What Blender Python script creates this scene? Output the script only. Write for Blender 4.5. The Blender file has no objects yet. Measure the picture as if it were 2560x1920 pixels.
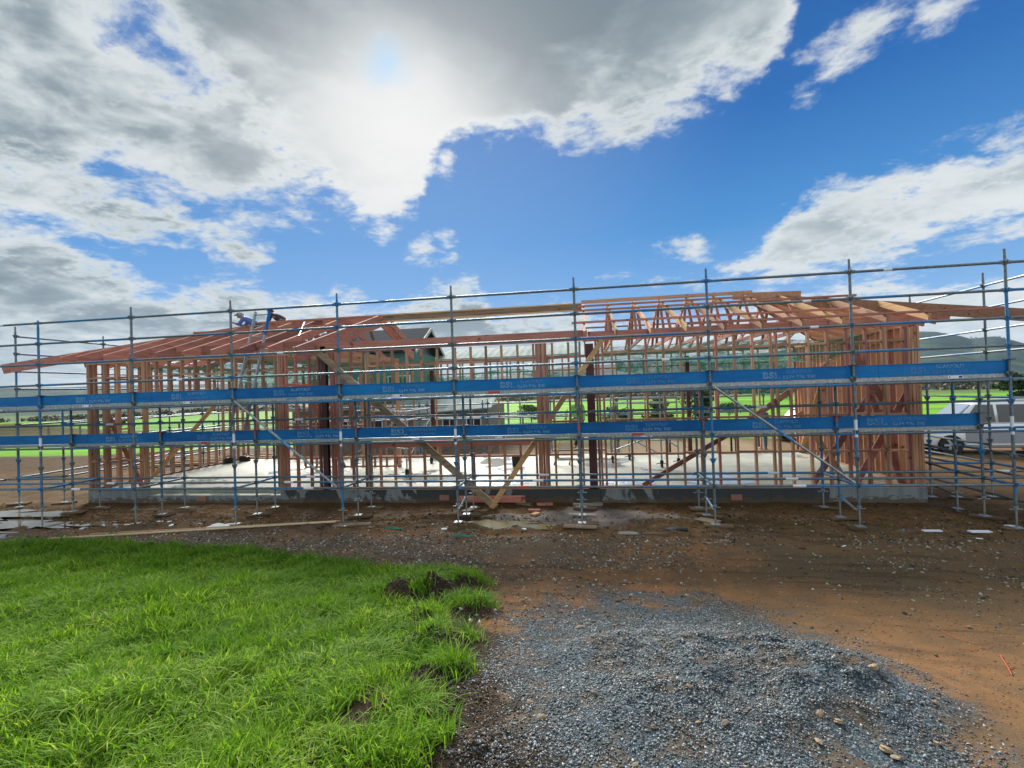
import bpy, bmesh, math, random
import numpy as np
from mathutils import Vector, Matrix
R = math.radians
rnd = random.Random(7); npr = np.random.default_rng(11)
sc = bpy.context.scene
COL = sc.collection

# ------------------------------------------------------------------ camera
CAM = Vector((12.3625, -9.6151, 2.66)); FOC = 1240.0; YAW = -.1484; PITCH = .0125; ROLL = -.0339
cd = bpy.data.cameras.new('camera'); cam = bpy.data.objects.new('camera', cd); COL.objects.link(cam)
fw = Vector((math.sin(YAW)*math.cos(PITCH), math.cos(YAW)*math.cos(PITCH), math.sin(PITCH)))
rt = Vector((math.cos(YAW), -math.sin(YAW), 0)); up = rt.cross(fw)
rt, up = rt*math.cos(ROLL)+up*math.sin(ROLL), up*math.cos(ROLL)-rt*math.sin(ROLL)
m = Matrix((rt, up, -fw)).transposed().to_4x4(); m.translation = CAM
cam.matrix_world = m
cd.sensor_fit = 'HORIZONTAL'; cd.sensor_width = 36; cd.lens = FOC/2560*36
cd.clip_start = .05; cd.clip_end = 12000
sc.camera = cam
def ray(x, y): return (fw + rt*((x-1280)/FOC) - up*((y-960)/FOC))
def azel(x, y):
    d = ray(x, y); return math.atan2(d.x, d.y), math.atan2(d.z, math.hypot(d.x, d.y))

# ------------------------------------------------------------------ exposure, sun, sky
sc.view_settings.view_transform = 'Standard'; sc.view_settings.look = 'None'
sc.view_settings.exposure = 0.95; sc.view_settings.gamma = 1
sc.render.engine = 'CYCLES'
SAZ, SEL = azel(965, 150)
sl = bpy.data.lights.new('sun', 'SUN'); sl.energy = 4.8; sl.angle = R(28); sl.color = (1, .95, .87)
so = bpy.data.objects.new('sun', sl); COL.objects.link(so)
sdir = Vector((math.sin(SAZ)*math.cos(SEL), math.cos(SAZ)*math.cos(SEL), math.sin(SEL)))
so.rotation_euler = sdir.to_track_quat('Z', 'Y').to_euler(); so.location = (8, 30, 40)

class NT:
    """small helper to write node graphs as expressions"""
    def __init__(s, nt): s.nt = nt
    def n(s, t, **k):
        nd = s.nt.nodes.new(t)
        for a, b in k.items(): setattr(nd, a, b)
        return nd
    def put(s, sock, v):
        if isinstance(v, bpy.types.NodeSocket): s.nt.links.new(v, sock)
        elif v is not None: sock.default_value = v
    def m(s, op, a, b=None, c=None, clamp=False):
        nd = s.n('ShaderNodeMath', operation=op, use_clamp=clamp)
        for i, v in enumerate((a, b, c)):
            if v is not None: s.put(nd.inputs[i], v)
        return nd.outputs[0]
    def vm(s, op, a, b=None, out=0):
        nd = s.n('ShaderNodeVectorMath', operation=op); s.put(nd.inputs[0], a)
        if b is not None: s.put(nd.inputs[3 if op == 'SCALE' else 1], b)
        return nd.outputs[out]
    def noise(s, vec, scale, detail=4, rough=.55, dist=0, out=0):
        nd = s.n('ShaderNodeTexNoise'); s.put(nd.inputs['Vector'], vec); nd.inputs['Scale'].default_value = scale
        nd.inputs['Detail'].default_value = detail; nd.inputs['Roughness'].default_value = rough
        nd.inputs['Distortion'].default_value = dist
        return nd.outputs[out]
    def mr(s, v, a, b, c=0., d=1., smooth=True):
        nd = s.n('ShaderNodeMapRange', interpolation_type='SMOOTHSTEP' if smooth else 'LINEAR')
        s.put(nd.inputs[0], v)
        for i, q in enumerate((a, b, c, d)): s.put(nd.inputs[i+1], q)
        return nd.outputs[0]
    def mix(s, f, a, b, blend='MIX'):
        nd = s.n('ShaderNodeMix', data_type='RGBA', blend_type=blend)
        s.put(nd.inputs[0], f)
        for i, v in ((6, a), (7, b)):
            if not isinstance(v, bpy.types.NodeSocket): v = (*v[:3], 1)
            s.put(nd.inputs[i], v)
        return nd.outputs[2]
    def ramp(s, f, pts):
        nd = s.n('ShaderNodeValToRGB'); s.put(nd.inputs[0], f); e = nd.color_ramp.elements
        while len(e) < len(pts): e.new(.5)
        for q, (p, c) in zip(e, pts): q.position = p; q.color = (*c[:3], 1)
        return nd.outputs[0]
    def xyz(s, v):
        nd = s.n('ShaderNodeSeparateXYZ'); s.put(nd.inputs[0], v); return nd.outputs
    def comb(s, x, y, z):
        nd = s.n('ShaderNodeCombineXYZ')
        for i, v in enumerate((x, y, z)): s.put(nd.inputs[i], v)
        return nd.outputs[0]
    def curve(s, v, pts):
        nd = s.n('ShaderNodeFloatCurve'); s.put(nd.inputs['Value'], v); cv = nd.mapping.curves[0]
        nd.mapping.use_clip = False
        while len(cv.points) < len(pts): cv.points.new(.5, .5)
        for p, (x, y) in zip(cv.points, pts): p.location = (x, y); p.handle_type = 'VECTOR'
        nd.mapping.update(); return nd.outputs[0]

w = bpy.data.worlds.new('World'); sc.world = w; w.use_nodes = True
g = NT(w.node_tree); w.node_tree.nodes.clear()
sky = g.n('ShaderNodeTexSky', sky_type='NISHITA'); sky.sun_disc = False; sky.sun_elevation = SEL
sky.sun_rotation = SAZ; sky.air_density = 1.0; sky.dust_density = .4; sky.ozone_density = 3.0
D = g.n('ShaderNodeTexCoord').outputs['Generated']
D = g.vm('NORMALIZE', D)
dx, dy, dz = g.xyz(D)
AZ = g.m('ARCTAN2', dx, dy); EL = g.m('ARCSINE', dz)
A0, AW, E0, EW = -1.6, 3.2, -.3, 1.8
azn = g.m('DIVIDE', g.m('SUBTRACT', AZ, A0), AW)
def edge(pts):
    q = []
    for x, y in pts:
        a, e = azel(x, y); q.append(((a-A0)/AW, (e-E0)/EW))
    q.sort(); q = [(0, q[0][1])]+q+[(1, q[-1][1])]
    return g.m('ADD', g.m('MULTIPLY', g.curve(azn, q), EW), E0)
upA = edge([(-300,470),(0,480),(200,470),(262,425),(300,416),(360,425),(420,460),(480,500),(520,497),(620,492),(700,492),(820,505),(860,540),(900,575),(940,580),(1000,565),(1045,525),(1062,485),(1085,430),(1110,350),(1180,350),(1230,375),(1280,362),(1340,345),(1400,375),(1480,345),(1580,345),(1650,315),(1720,268),(1800,235),(1860,205),(1920,170),(1960,110),(1990,40),(2020,-120),(2150,-500),(2400,-900)])
hiC = edge([(-300,400),(0,420),(272,440),(350,470),(430,487),(520,555),(640,590),(690,628),(712,700),(740,760)])
loC = edge([(-300,560),(0,560),(120,575),(165,592),(300,612),(480,622),(560,650),(640,682),(690,660),(712,620),(740,500)])
hiD = edge([(-300,560),(0,552),(80,545),(160,585),(200,620),(300,640),(370,690),(420,722),(480,727),(540,712),(575,698),(640,712),(740,752),(800,735),(830,718),(880,745),(960,765),(1040,745),(1080,712),(1200,712),(1215,760),(1245,790),(1290,765),(1350,755),(1440,752),(1500,800),(1700,815),(1800,765),(1850,740),(1900,735),(2000,728),(2100,715),(2250,702),(2290,712),(2320,703),(2440,688),(2560,680),(2900,670)])
hiE = edge([(1740,720),(1785,662),(1850,630),(1905,612),(1925,565),(1960,528),(2000,508),(2060,472),(2090,460),(2180,455),(2240,440),(2300,430),(2360,393),(2440,370),(2560,343),(2900,290)])
loE = edge([(1740,600),(1785,666),(1830,702),(1960,706),(2080,685),(2200,668),(2280,622),(2400,600),(2560,588),(2900,565)])
def ell(x, y, rx, ry, th=0):
    a, e = azel(x, y); rx /= FOC; ry /= FOC
    c, s_ = math.cos(th), math.sin(th)
    u = g.m('SUBTRACT', AZ, a); v = g.m('SUBTRACT', EL, e)
    p = g.m('DIVIDE', g.m('ADD', g.m('MULTIPLY', u, c), g.m('MULTIPLY', v, s_)), rx)
    q = g.m('DIVIDE', g.m('SUBTRACT', g.m('MULTIPLY', v, c), g.m('MULTIPLY', u, s_)), ry)
    r = g.m('SQRT', g.m('ADD', g.m('MULTIPLY', p, p), g.m('MULTIPLY', q, q)))
    return g.m('MULTIPLY', g.m('SUBTRACT', 1., r), min(rx, ry))     # about the distance inside the rim
# cloud noise lives on a cloud layer seen in perspective
den = g.m('ADD', g.m('MAXIMUM', dz, 0.), .22)
cp = g.comb(g.m('DIVIDE', dx, den), g.m('DIVIDE', dy, den), g.m('MULTIPLY', dz, 1.5))
n1 = g.noise(cp, 3.0, 12, .62, .35); n2 = g.noise(g.vm('ADD', cp, (5.2, 1.3, .7)), 9.0, 8, .62, .2)
nz = g.m('ADD', g.m('MULTIPLY', g.m('SUBTRACT', n1, .5), .24), g.m('MULTIPLY', g.m('SUBTRACT', n2, .5), .16))
n5 = g.noise(g.vm('ADD', cp, (1.2, 8.3, 3.7)), 26.0, 6, .65, .3); nz = g.m('ADD', nz, g.m('MULTIPLY', g.m('SUBTRACT', n5, .5), .07))
sA = g.m('SUBTRACT', EL, upA)
sC = g.m('MINIMUM', g.m('SUBTRACT', hiC, EL), g.m('SUBTRACT', EL, loC))
sD = g.m('SUBTRACT', hiD, EL)
sE = g.m('MINIMUM', g.m('SUBTRACT', hiE, EL), g.m('SUBTRACT', EL, loE))
s = sA
for q in (sC, sD, sE): s = g.m('MAXIMUM', s, q)
for q in ((1730,628,72,27),(2145,100,76,34,.5),(2235,40,115,28,.1),(2335,30,55,30),(2003,232,22,12),(725,540,62,12,.2),(1062,620,20,16),(1116,610,18,18),(1112,405,28,40),(1640,690,40,10),(1560,20,60,60)):
    s = g.m('MAXIMUM', s, g.m('SUBTRACT', ell(*q), .006))
for q in ((400,112,44,16,-.5),(345,55,30,40,-.8)):
    s = g.m('MINIMUM', s, g.m('MULTIPLY', g.m('ADD', ell(*q), -.004), -1.))
sn = g.m('ADD', s, g.m('MULTIPLY', nz, g.mr(s, -.1, .12, .55, .9)))
sn = g.m('MAXIMUM', sn, g.m('ADD', g.mr(g.m('ABSOLUTE', AZ), 1.15, 1.6, -.4, .05), g.m('MULTIPLY', nz, .5)))  # extra cloud cover out of view, added to fill the front faces with light
cov = g.mr(sn, -.014, .034)
thick = g.mr(sn, .0, .12)
n3 = g.noise(g.vm('ADD', cp, (2.1, 7.3, 1.7)), 1.5, 5, .5, .5)
n4 = g.noise(g.vm('ADD', cp, (9.1, 3.3, 2.7)), 5.5, 8, .55, .4)
n6 = g.noise(g.vm('ADD', cp, (3.1, 5.3, .7)), 13.0, 7, .6, .3)
lum = g.m('ADD', g.m('MULTIPLY', n3, .50), g.m('ADD', g.m('MULTIPLY', n4, .36), g.m('ADD', g.m('MULTIPLY', n2, .16), g.m('MULTIPLY', n6, .12))))
lum = g.mr(lum, .47, .73)
grey = g.m('MULTIPLY', g.m('SUBTRACT', 1., lum), g.mr(thick, 0., .6, .12, 1.))
# the sun stands behind the cloud at SAZ, SEL: brighter and warmer cloud round it
a1, e1 = azel(1010, 330)
ga = g.m('DIVIDE', g.m('SUBTRACT', AZ, a1), .25); ge = g.m('DIVIDE', g.m('SUBTRACT', EL, e1), .17)
glow = g.m('EXPONENT', g.m('MULTIPLY', g.m('ADD', g.m('MULTIPLY', ga, ga), g.m('MULTIPLY', ge, ge)), -1.))
glow2 = g.mr(glow, 0., 1., 0., 1., False)
grey = g.m('MULTIPLY', grey, g.m('SUBTRACT', 1., g.m('MULTIPLY', glow2, .85)))
grey = g.m('MULTIPLY', grey, g.m('MULTIPLY', g.mr(EL, .0, .22, .35, 1.), g.mr(AZ, -.05, .25, 1., .55)))
topg = g.mr(EL, .46, .70, 0., .36)
grey = g.m('ADD', grey, g.m('MULTIPLY', topg, thick), clamp=True)
ccol = g.ramp(grey, [(0, (.86,.90,.91)), (.3, (.62,.69,.71)), (.65, (.34,.41,.45)), (1, (.22,.28,.32))])
ccol = g.mix(g.m('MULTIPLY', glow2, .75), ccol, (1.10, 1.07, 1.04))
halo = g.mr(ell(985,185,105,90), -.06, .08, 0., .45)
ccol = g.mix(halo, ccol, (1.02, 1.03, 1.04))
# patch of thin bluish cloud right in front of the sun
ccol = g.mix(g.mr(g.m('ADD', ell(968,150,46,34,.3), g.m('MULTIPLY', nz, .25)), -.02, .03, 0., .6), ccol, (.50, .84, 1.18))
skyc = g.vm('SCALE', sky.outputs[0], .06)
hs = g.n('ShaderNodeHueSaturation'); hs.inputs['Saturation'].default_value = 1.28; hs.inputs['Value'].default_value = 1.0
hs.inputs['Hue'].default_value = .5
g.put(hs.inputs['Color'], skyc)
blue = g.mix(1., hs.outputs[0], (.62, .92, 1.12), 'MULTIPLY')
# the unseen clouds added behind the camera are brightened to light the front faces
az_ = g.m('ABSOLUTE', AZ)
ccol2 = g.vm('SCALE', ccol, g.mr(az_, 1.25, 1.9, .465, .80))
# the clear sky: physical sky, pulled towards the deep blue of the photograph away from the sun
sa = g.vm('DOT_PRODUCT', D, tuple(sdir), out=1)
deep = g.ramp(g.mr(EL, -.02, .75), [(0, (.17,.30,.46)), (.12, (.10,.215,.40)), (.35, (.030,.140,.33)), (.7, (.006,.070,.235)), (1, (.005,.052,.19))])
deep = g.mix(g.mr(sa, .80, 1.0, 0., .42), deep, (.14, .225, .39))
blue = g.mix(.92, blue, deep)
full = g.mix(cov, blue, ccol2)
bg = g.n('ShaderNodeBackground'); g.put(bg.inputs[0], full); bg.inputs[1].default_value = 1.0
g.nt.links.new(bg.outputs[0], g.n('ShaderNodeOutputWorld').inputs[0])

# ------------------------------------------------------------------ materials
def mat(name, fn, rough=.7, metal=0., spec=.5):
    mt = bpy.data.materials.new(name); mt.use_nodes = True
    q = NT(mt.node_tree); b = mt.node_tree.nodes['Principled BSDF']
    b.inputs['Roughness'].default_value = rough; b.inputs['Metallic'].default_value = metal
    b.inputs['Specular IOR Level'].default_value = spec
    if callable(fn): fn(q, b)
    else: b.inputs['Base Color'].default_value = (*fn, 1)
    return mt
def OC(q): return q.n('ShaderNodeTexCoord').outputs['Object']
def POS(q): return q.n('ShaderNodeNewGeometry').outputs['Position']
def bump(q, b, h, s=.3, d=.02):
    nd = q.n('ShaderNodeBump'); nd.inputs['Strength'].default_value = s; nd.inputs['Distance'].default_value = d
    q.put(nd.inputs['Height'], h); q.nt.links.new(nd.outputs[0], b.inputs['Normal'])
def wood(c1, c2, along='z'):
    def f(q, b):
        o = OC(q); r = q.n('ShaderNodeObjectInfo').outputs['Random']
        sc_ = {'z': (14, 14, .9), 'x': (.9, 14, 14), 'y': (14, .9, 14)}[along]
        v = q.vm('MULTIPLY', q.vm('ADD', o, q.comb(q.m('MULTIPLY', r, 37.), 0., q.m('MULTIPLY', r, 11.))), sc_)
        n = q.noise(v, 1.6, 5, .6, .6)
        c = q.mix(q.mr(n, .3, .7), c1, c2)
        kn = q.noise(q.vm('ADD', o, q.comb(0., q.m('MULTIPLY', r, 50.), 0.)), 5.5, 1)
        c = q.mix(q.mr(kn, .70, .76, 0., .75), c, [x*.35 for x in c2])
        c = q.mix(1., c, q.ramp(r, [(0, (.62,.60,.62)), (.3, (.85,.84,.84)), (.6, (1.05,1.02,.98)), (1, (1.3,1.25,1.18))]), 'MULTIPLY')
        q.put(b.inputs['Base Color'], c); bump(q, b, n, .15, .004)
    return f
PINE, PINE2 = (.51,.295,.195), (.36,.19,.12)
PINK, PINK2 = (.48,.215,.17), (.33,.13,.105)
W = {}
for a in 'xyz':
    W['pine'+a] = mat('pine_'+a, wood(PINE, PINE2, a), .75, spec=.25)
    W['pink'+a] = mat('pink_treated_pine_'+a, wood(PINK, PINK2, a), .75, spec=.25)
    W['tan'+a] = mat('yellow_pine_'+a, wood((.50,.32,.165), (.38,.225,.11), a), .75, spec=.25)
    W['old'+a] = mat('weathered_wood_'+a, wood((.30,.23,.165), (.16,.12,.085), a), .8, spec=.25)
def steelpaint(q, b):
    o = OC(q); r = q.n('ShaderNodeObjectInfo').outputs['Random']
    x, y, z = q.xyz(o)
    seg = q.noise(q.vm('MULTIPLY', q.vm('ADD', o, q.comb(q.m('MULTIPLY', r, 23.), q.m('MULTIPLY', r, 9.), q.m('MULTIPLY', r, 31.))), (.9, .9, .9)), 1.1, 2, .5)
    wear = q.noise(o, 30, 4, .6)
    steel = q.mix(q.mr(wear, .3, .7), (.09,.125,.155), (.20,.25,.285))
    paint = q.mix(q.mr(wear, .35, .7), (.015,.13,.33), (.05,.22,.44))
    f = q.mr(q.m('ADD', seg, q.m('MULTIPLY', q.m('SUBTRACT', wear, .5), .12)), .54, .58)
    q.put(b.inputs['Base Color'], q.mix(f, steel, paint))
    q.put(b.inputs['Metallic'], q.mr(f, 0., 1., .55, 0.)); q.put(b.inputs['Roughness'], q.mr(wear, .3, .7, .42, .6))
W['tube'] = mat('scaffold_tube', steelpaint, .5)
def galv(q, b):
    n = q.noise(OC(q), 22, 4, .6)
    q.put(b.inputs['Base Color'], q.mix(q.mr(n, .3, .7), (.22,.27,.30), (.40,.45,.47)))
W['galv'] = mat('galvanised_steel', galv, .45, .7)
def toe(q, b):
    o = OC(q); r = q.n('ShaderNodeObjectInfo').outputs['Random']
    n = q.noise(q.vm('MULTIPLY', q.vm('ADD', o, q.comb(q.m('MULTIPLY', r, 40.), 0., 0.)), (1, 1, 3)), 1.6, 5, .6)
    n2 = q.noise(o, 24, 4, .7)
    c = q.mix(q.mr(n, .35, .65), (.002,.12,.38), (.005,.165,.48))
    c = q.mix(q.mr(n2, .62, .74, 0., .4), c, (.04,.14,.30))
    sc2 = q.noise(q.vm('MULTIPLY', o, (.6, 1, 9)), 3.5, 5, .7)
    c = q.mix(q.mr(sc2, .60, .72, 0., .55), c, (.13,.17,.20))
    c = q.mix(1., c, q.ramp(r, [(0, (.72,.8,.85)), (.5, (1,1,1)), (1, (1.2,1.12,1.05))]), 'MULTIPLY')
    q.put(b.inputs['Base Color'], c)
W['toe'] = mat('blue_toe_board_paint', toe, .6, spec=.25)
W['letter'] = mat('pale_blue_stencil_paint', lambda q, b: q.put(b.inputs['Base Color'], q.mix(q.m('MULTIPLY', q.mr(q.noise(OC(q), 26, 4, .7), .40, .62), q.mr(q.n('ShaderNodeObjectInfo').outputs['Random'], 0., 1., .15, .65)), (.01,.15,.42), (.30,.50,.66))), .6)
W['white'] = mat('white_sticker', (.72,.76,.85), .5)
W['bluedot'] = mat('dark_blue_print', (.02,.04,.30), .5)
W['redtape'] = mat('red_tape', (.45,.07,.04), .5)
W['black'] = mat('black_rubber', (.012,.012,.014), .6)
W['redsteel'] = mat('red_oxide_steel', lambda q, b: q.put(b.inputs['Base Color'], q.mix(q.noise(OC(q), 6, 4), (.055,.012,.014), (.085,.02,.02))), .5)
W['alu'] = mat('aluminium', (.36,.40,.44), .5, .5)
def conc(q, b):
    p = POS(q); n = q.noise(p, 2.2, 8, .6, .3); f = q.noise(p, 40, 4, .6)
    c = q.mix(q.mr(n, .3, .7), (.29,.31,.26), (.40,.42,.36))
    wet = q.mr(q.noise(q.vm('ADD', p, (3, 9, 0)), .45, 5, .6, .4), .53, .60)
    c = q.mix(q.m('MULTIPLY', wet, .55), c, (.27,.285,.26))
    c = q.mix(q.mr(f, .66, .8, 0., .4), c, (.25,.25,.22))
    q.put(b.inputs['Base Color'], c); q.put(b.inputs['Roughness'], q.mr(wet, 0., 1., .6, .16)); bump(q, b, f, .08, .004)
W['slab'] = mat('pale_concrete', conc, .6)
def fnd(q, b):
    p = POS(q); x, y, z = q.xyz(p); f = q.noise(p, 30, 4, .6)
    st = q.noise(q.vm('MULTIPLY', p, (3, 1, .35)), 2.2, 4)
    c = q.mix(q.mr(st, .3, .7), (.17,.20,.22), (.27,.30,.32))
    c = q.mix(q.mr(st, .68, .74, 0., .5), c, (.42,.46,.50))
    d = q.m('ADD', q.noise(q.vm('MULTIPLY', p, (1, 1, .55)), 1.55, 3, .45, .9), q.m('MULTIPLY', q.mr(z, 0., .36), .05))
    thr = q.curve(q.m('DIVIDE', q.m('ADD', x, 1.), 21.), [(0,1.),(.26,.9),(.285,.52),(.47,.5),(.53,.40),(.63,.37),(.68,.52),(.74,.45),(.78,.34),(.875,.33),(.89,.9),(1,.9)])
    dark = q.mr(q.m('SUBTRACT', d, thr), -.012, .012)
    c = q.mix(q.m('MULTIPLY', dark, .93), c, q.mix(q.mr(f, .3, .7), (.022,.027,.03), (.045,.05,.055)))
    spl = q.m('ADD', q.noise(q.vm('MULTIPLY', p, (1,1,2)), 7, 5, .7), q.mr(z, .0, .30, .22, -.16))
    c = q.mix(q.mr(spl, .50, .60, 0., .85), c, (.11,.068,.035))
    jn = q.m('LESS_THAN', q.m('ABSOLUTE', q.m('SUBTRACT', q.m('FRACT', q.m('DIVIDE', x, 3.6)), .5)), .0022)
    c = q.mix(q.m('MULTIPLY', jn, .6), c, (.02,.02,.02))
    q.put(b.inputs['Base Color'], c); bump(q, b, f, .2, .006)
W['fnd'] = mat('tarred_foundation', fnd, .7)
W['brick'] = mat('pink_brick', lambda q, b: q.put(b.inputs['Base Color'], q.mix(q.noise(OC(q), 30, 4), (.26,.12,.085), (.42,.22,.17))), .8)
W['grey'] = mat('dark_grey_roofing', lambda q, b: q.put(b.inputs['Base Color'], q.mix(q.noise(OC(q), 4, 4), (.04,.047,.06), (.06,.068,.085))), .9, spec=.05)
W['pale'] = mat('pale_cladding', (.42,.44,.40), .6)
W['dark'] = mat('dark_opening', (.012,.015,.02), .3)
W['skin'] = mat('skin', (.32,.16,.11), .55)
W['bluecloth'] = mat('blue_cloth', (.07,.15,.42), .85); W['darkcloth'] = mat('charcoal_cloth', (.035,.033,.05), .9)
W['denim'] = mat('denim', (.05,.09,.14), .9); W['hivis'] = mat('lime_shirt', (.16,.62,.09), .8)
W['capcloth'] = mat('grey_cap_cloth', (.28,.34,.38), .85); W['hair'] = mat('dark_hair', (.015,.012,.012), .8)
W['yellow'] = mat('yellow_fibreglass', (.62,.36,.03), .5)
W['plastic'] = mat('pale_blue_polythene', lambda q, b: (q.put(b.inputs['Base Color'], q.mix(q.noise(POS(q), 5, 5), (.35,.50,.72), (.66,.76,.88))), bump(q, b, q.noise(POS(q), 14, 4), .6, .03)), .18)

# ------------------------------------------------------------------ mesh helpers
class MB:
    def __init__(s): s.v = []; s.f = []; s.mi = []
    def add(s, vs, fs, mi=0):
        k = len(s.v); s.v += [tuple(p) for p in vs]; s.f += [tuple(i+k for i in f) for f in fs]; s.mi += [mi]*len(fs); return s
    def box(s, x0, x1, y0, y1, z0, z1, mi=0):
        return s.add([(x0,y0,z0),(x1,y0,z0),(x1,y1,z0),(x0,y1,z0),(x0,y0,z1),(x1,y0,z1),(x1,y1,z1),(x0,y1,z1)],
                     [(0,3,2,1),(4,5,6,7),(0,1,5,4),(1,2,6,5),(2,3,7,6),(3,0,4,7)], mi)
    def bar(s, a, b, wd, h, upv=(0, 0, 1), mi=0):
        """rectangular timber from a to b; wd sideways, h along upv (made square to the axis)"""
        a = Vector(a); b = Vector(b); d = (b-a).normalized(); u_ = Vector(upv); sd = d.cross(u_)
        if sd.length < 1e-4: sd = d.cross(Vector((0, 1, 0)))
        sd.normalize(); u2 = sd.cross(d).normalized(); sd *= wd/2; u2 *= h/2
        return s.add([a-sd-u2, a+sd-u2, a+sd+u2, a-sd+u2, b-sd-u2, b+sd-u2, b+sd+u2, b-sd+u2],
                     [(0,1,2,3),(7,6,5,4),(0,4,5,1),(1,5,6,2),(2,6,7,3),(3,7,4,0)], mi)
    def tube(s, a, b, r, n=8, r2=None, cap=True, mi=0):
        a = Vector(a); b = Vector(b); d = (b-a).normalized(); r2 = r if r2 is None else r2
        x = d.orthogonal().normalized(); y = d.cross(x); vs = []
        for c, q in ((a, r), (b, r2)):
            for i in range(n):
                t = 2*math.pi*i/n; vs.append(c+(x*math.cos(t)+y*math.sin(t))*q)
        fs = [(i, (i+1) % n, n+(i+1) % n, n+i) for i in range(n)]
        if cap: fs += [tuple(range(n))[::-1], tuple(range(n, 2*n))]
        return s.add(vs, fs, mi)
    def path(s, pts, r, n=6, mi=0):
        for a, b in zip(pts[:-1], pts[1:]): s.tube(a, b, r, n, mi=mi)
        return s
    def prism(s, poly, y0, y1, mi=0):
        """polygon in x,z pulled from y0 to y1"""
        n = len(poly); return s.add([(x, y0, z) for x, z in poly]+[(x, y1, z) for x, z in poly],
            [tuple(range(n)), tuple(range(2*n-1, n-1, -1))]+[(i, n+i, n+(i+1) % n, (i+1) % n) for i in range(n)], mi)
    def mesh(s, name, mats, smooth=False, org=(0, 0, 0)):
        me = bpy.data.meshes.new(name); o = Vector(org)
        me.from_pydata([tuple(Vector(p)-o) for p in s.v], [], s.f); me.update()
        for q in (mats if isinstance(mats, (list, tuple)) else [mats]): me.materials.append(q)
        if any(s.mi): me.polygons.foreach_set('material_index', s.mi)
        bm = bmesh.new(); bm.from_mesh(me); bmesh.ops.recalc_face_normals(bm, faces=bm.faces); bm.to_mesh(me); bm.free()
        if smooth: me.polygons.foreach_set('use_smooth', [True]*len(me.polygons))
        return me
    def build(s, name, mats, parent=None, smooth=False):
        org = (0, 0, 0)
        if parent is not None: org = parent['_org']
        ob = bpy.data.objects.new(name, s.mesh(name, mats, smooth, org)); COL.objects.link(ob)
        if parent is not None: ob.parent = parent
        ob['_org'] = org
        return ob
def thing(name, loc, label, cat, group=None):
    o = bpy.data.objects.new(name, None); COL.objects.link(o); o.location = loc; o.empty_display_size = .2
    o['_org'] = tuple(loc); o['label'] = label; o['category'] = cat
    if group: o['group'] = group
    return o
def tag(o, label, cat, group=None, kind=None):
    o['label'] = label; o['category'] = cat
    if group: o['group'] = group
    if kind: o['kind'] = kind
    return o
def kindof(o, k, label=None):
    o['kind'] = k
    if label: o['label'] = label
    return o
def solo(mb, name, mats, loc, label, cat, group=None, smooth=False):
    """a thing that is one mesh, its origin at its base"""
    ob = bpy.data.objects.new(name, mb.mesh(name, mats, smooth, loc)); COL.objects.link(ob); ob.location = loc
    ob['_org'] = tuple(loc); return tag(ob, label, cat, group)
def clone(o, parent=None, loc=None):
    c = o.copy(); COL.objects.link(c)
    if parent is not None: c.parent = parent
    if loc is not None: c.location = loc
    for ch in o.children: clone(ch, c)
    return c
ORD = ['first','second','third','fourth','fifth','sixth','seventh','eighth','ninth','tenth','eleventh','twelfth','thirteenth']
# ------------------------------------------------------------------ terrain
def vnoise(x, y, seed=0):
    """smooth value noise, arrays"""
    xi = np.floor(x).astype(np.int64); yi = np.floor(y).astype(np.int64); fx = x-xi; fy = y-yi
    fx = fx*fx*(3-2*fx); fy = fy*fy*(3-2*fy)
    def h(a, b):
        n = (a*374761393+b*668265263+seed*1442695) & 0x7fffffff
        n = ((n ^ (n >> 13))*1274126177) & 0x7fffffff
        return ((n ^ (n >> 16)) & 0xffff)/65535.
    return (h(xi, yi)*(1-fx)+h(xi+1, yi)*fx)*(1-fy)+(h(xi, yi+1)*(1-fx)+h(xi+1, yi+1)*fx)*fy
def fbm(x, y, o=4, seed=0):
    s = 0; a = .5
    for i in range(o): s = s+a*(vnoise(x*2**i, y*2**i, seed+i)-.5); a *= .5
    return s
def sst(x, a, b):
    t = np.clip((x-a)/(b-a), 0, 1); return t*t*(3-2*t)
def bumpf(x, y, cx, cy, rx, ry, h, th=0):
    c, s = math.cos(th), math.sin(th); p = ((x-cx)*c+(y-cy)*s)/rx; q = (-(x-cx)*s+(y-cy)*c)/ry
    return h*np.exp(-(p*p+q*q))
GRASS = [(-2.5,-1.75),(1.0,-1.62),(2.46,-1.3),(4.7,-1.6),(6.28,-1.78),(7.73,-2.15),(9.2,-2.6),(9.9,-2.95),(10.3,-3.45),(10.25,-3.9),(10.5,-4.5),(10.55,-5.2),(10.95,-5.7),(11.1,-6.3),(11.3,-7.0),(11.4,-9.8),(-2.5,-9.8)]
def inpoly(x, y, P):
    r = np.zeros(x.shape, bool); n = len(P)
    for i in range(n):
        x1, y1 = P[i]; x2, y2 = P[(i+1) % n]
        c = ((y1 > y) != (y2 > y)) & (x < (x2-x1)*(y-y1)/(y2-y1+1e-12)+x1); r ^= c
    return r
CLODS = [(10.0,-3.75,.3,.22,.12),(10.75,-4.9,.28,.22,.12),(11.2,-5.75,.3,.2,.10),(11.65,-6.7,.3,.25,.07),(10.35,-3.55,.30,.20,.16),(10.05,-3.3,.2,.15,.10),(10.72,-3.2,.22,.14,.13),(10.35,-2.98,.26,.15,.12),(10.6,-4.6,.22,.3,.14),(10.9,-5.3,.25,.2,.13),(11.0,-4.15,.25,.16,.11),(11.4,-6.1,.2,.3,.05)]
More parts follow.
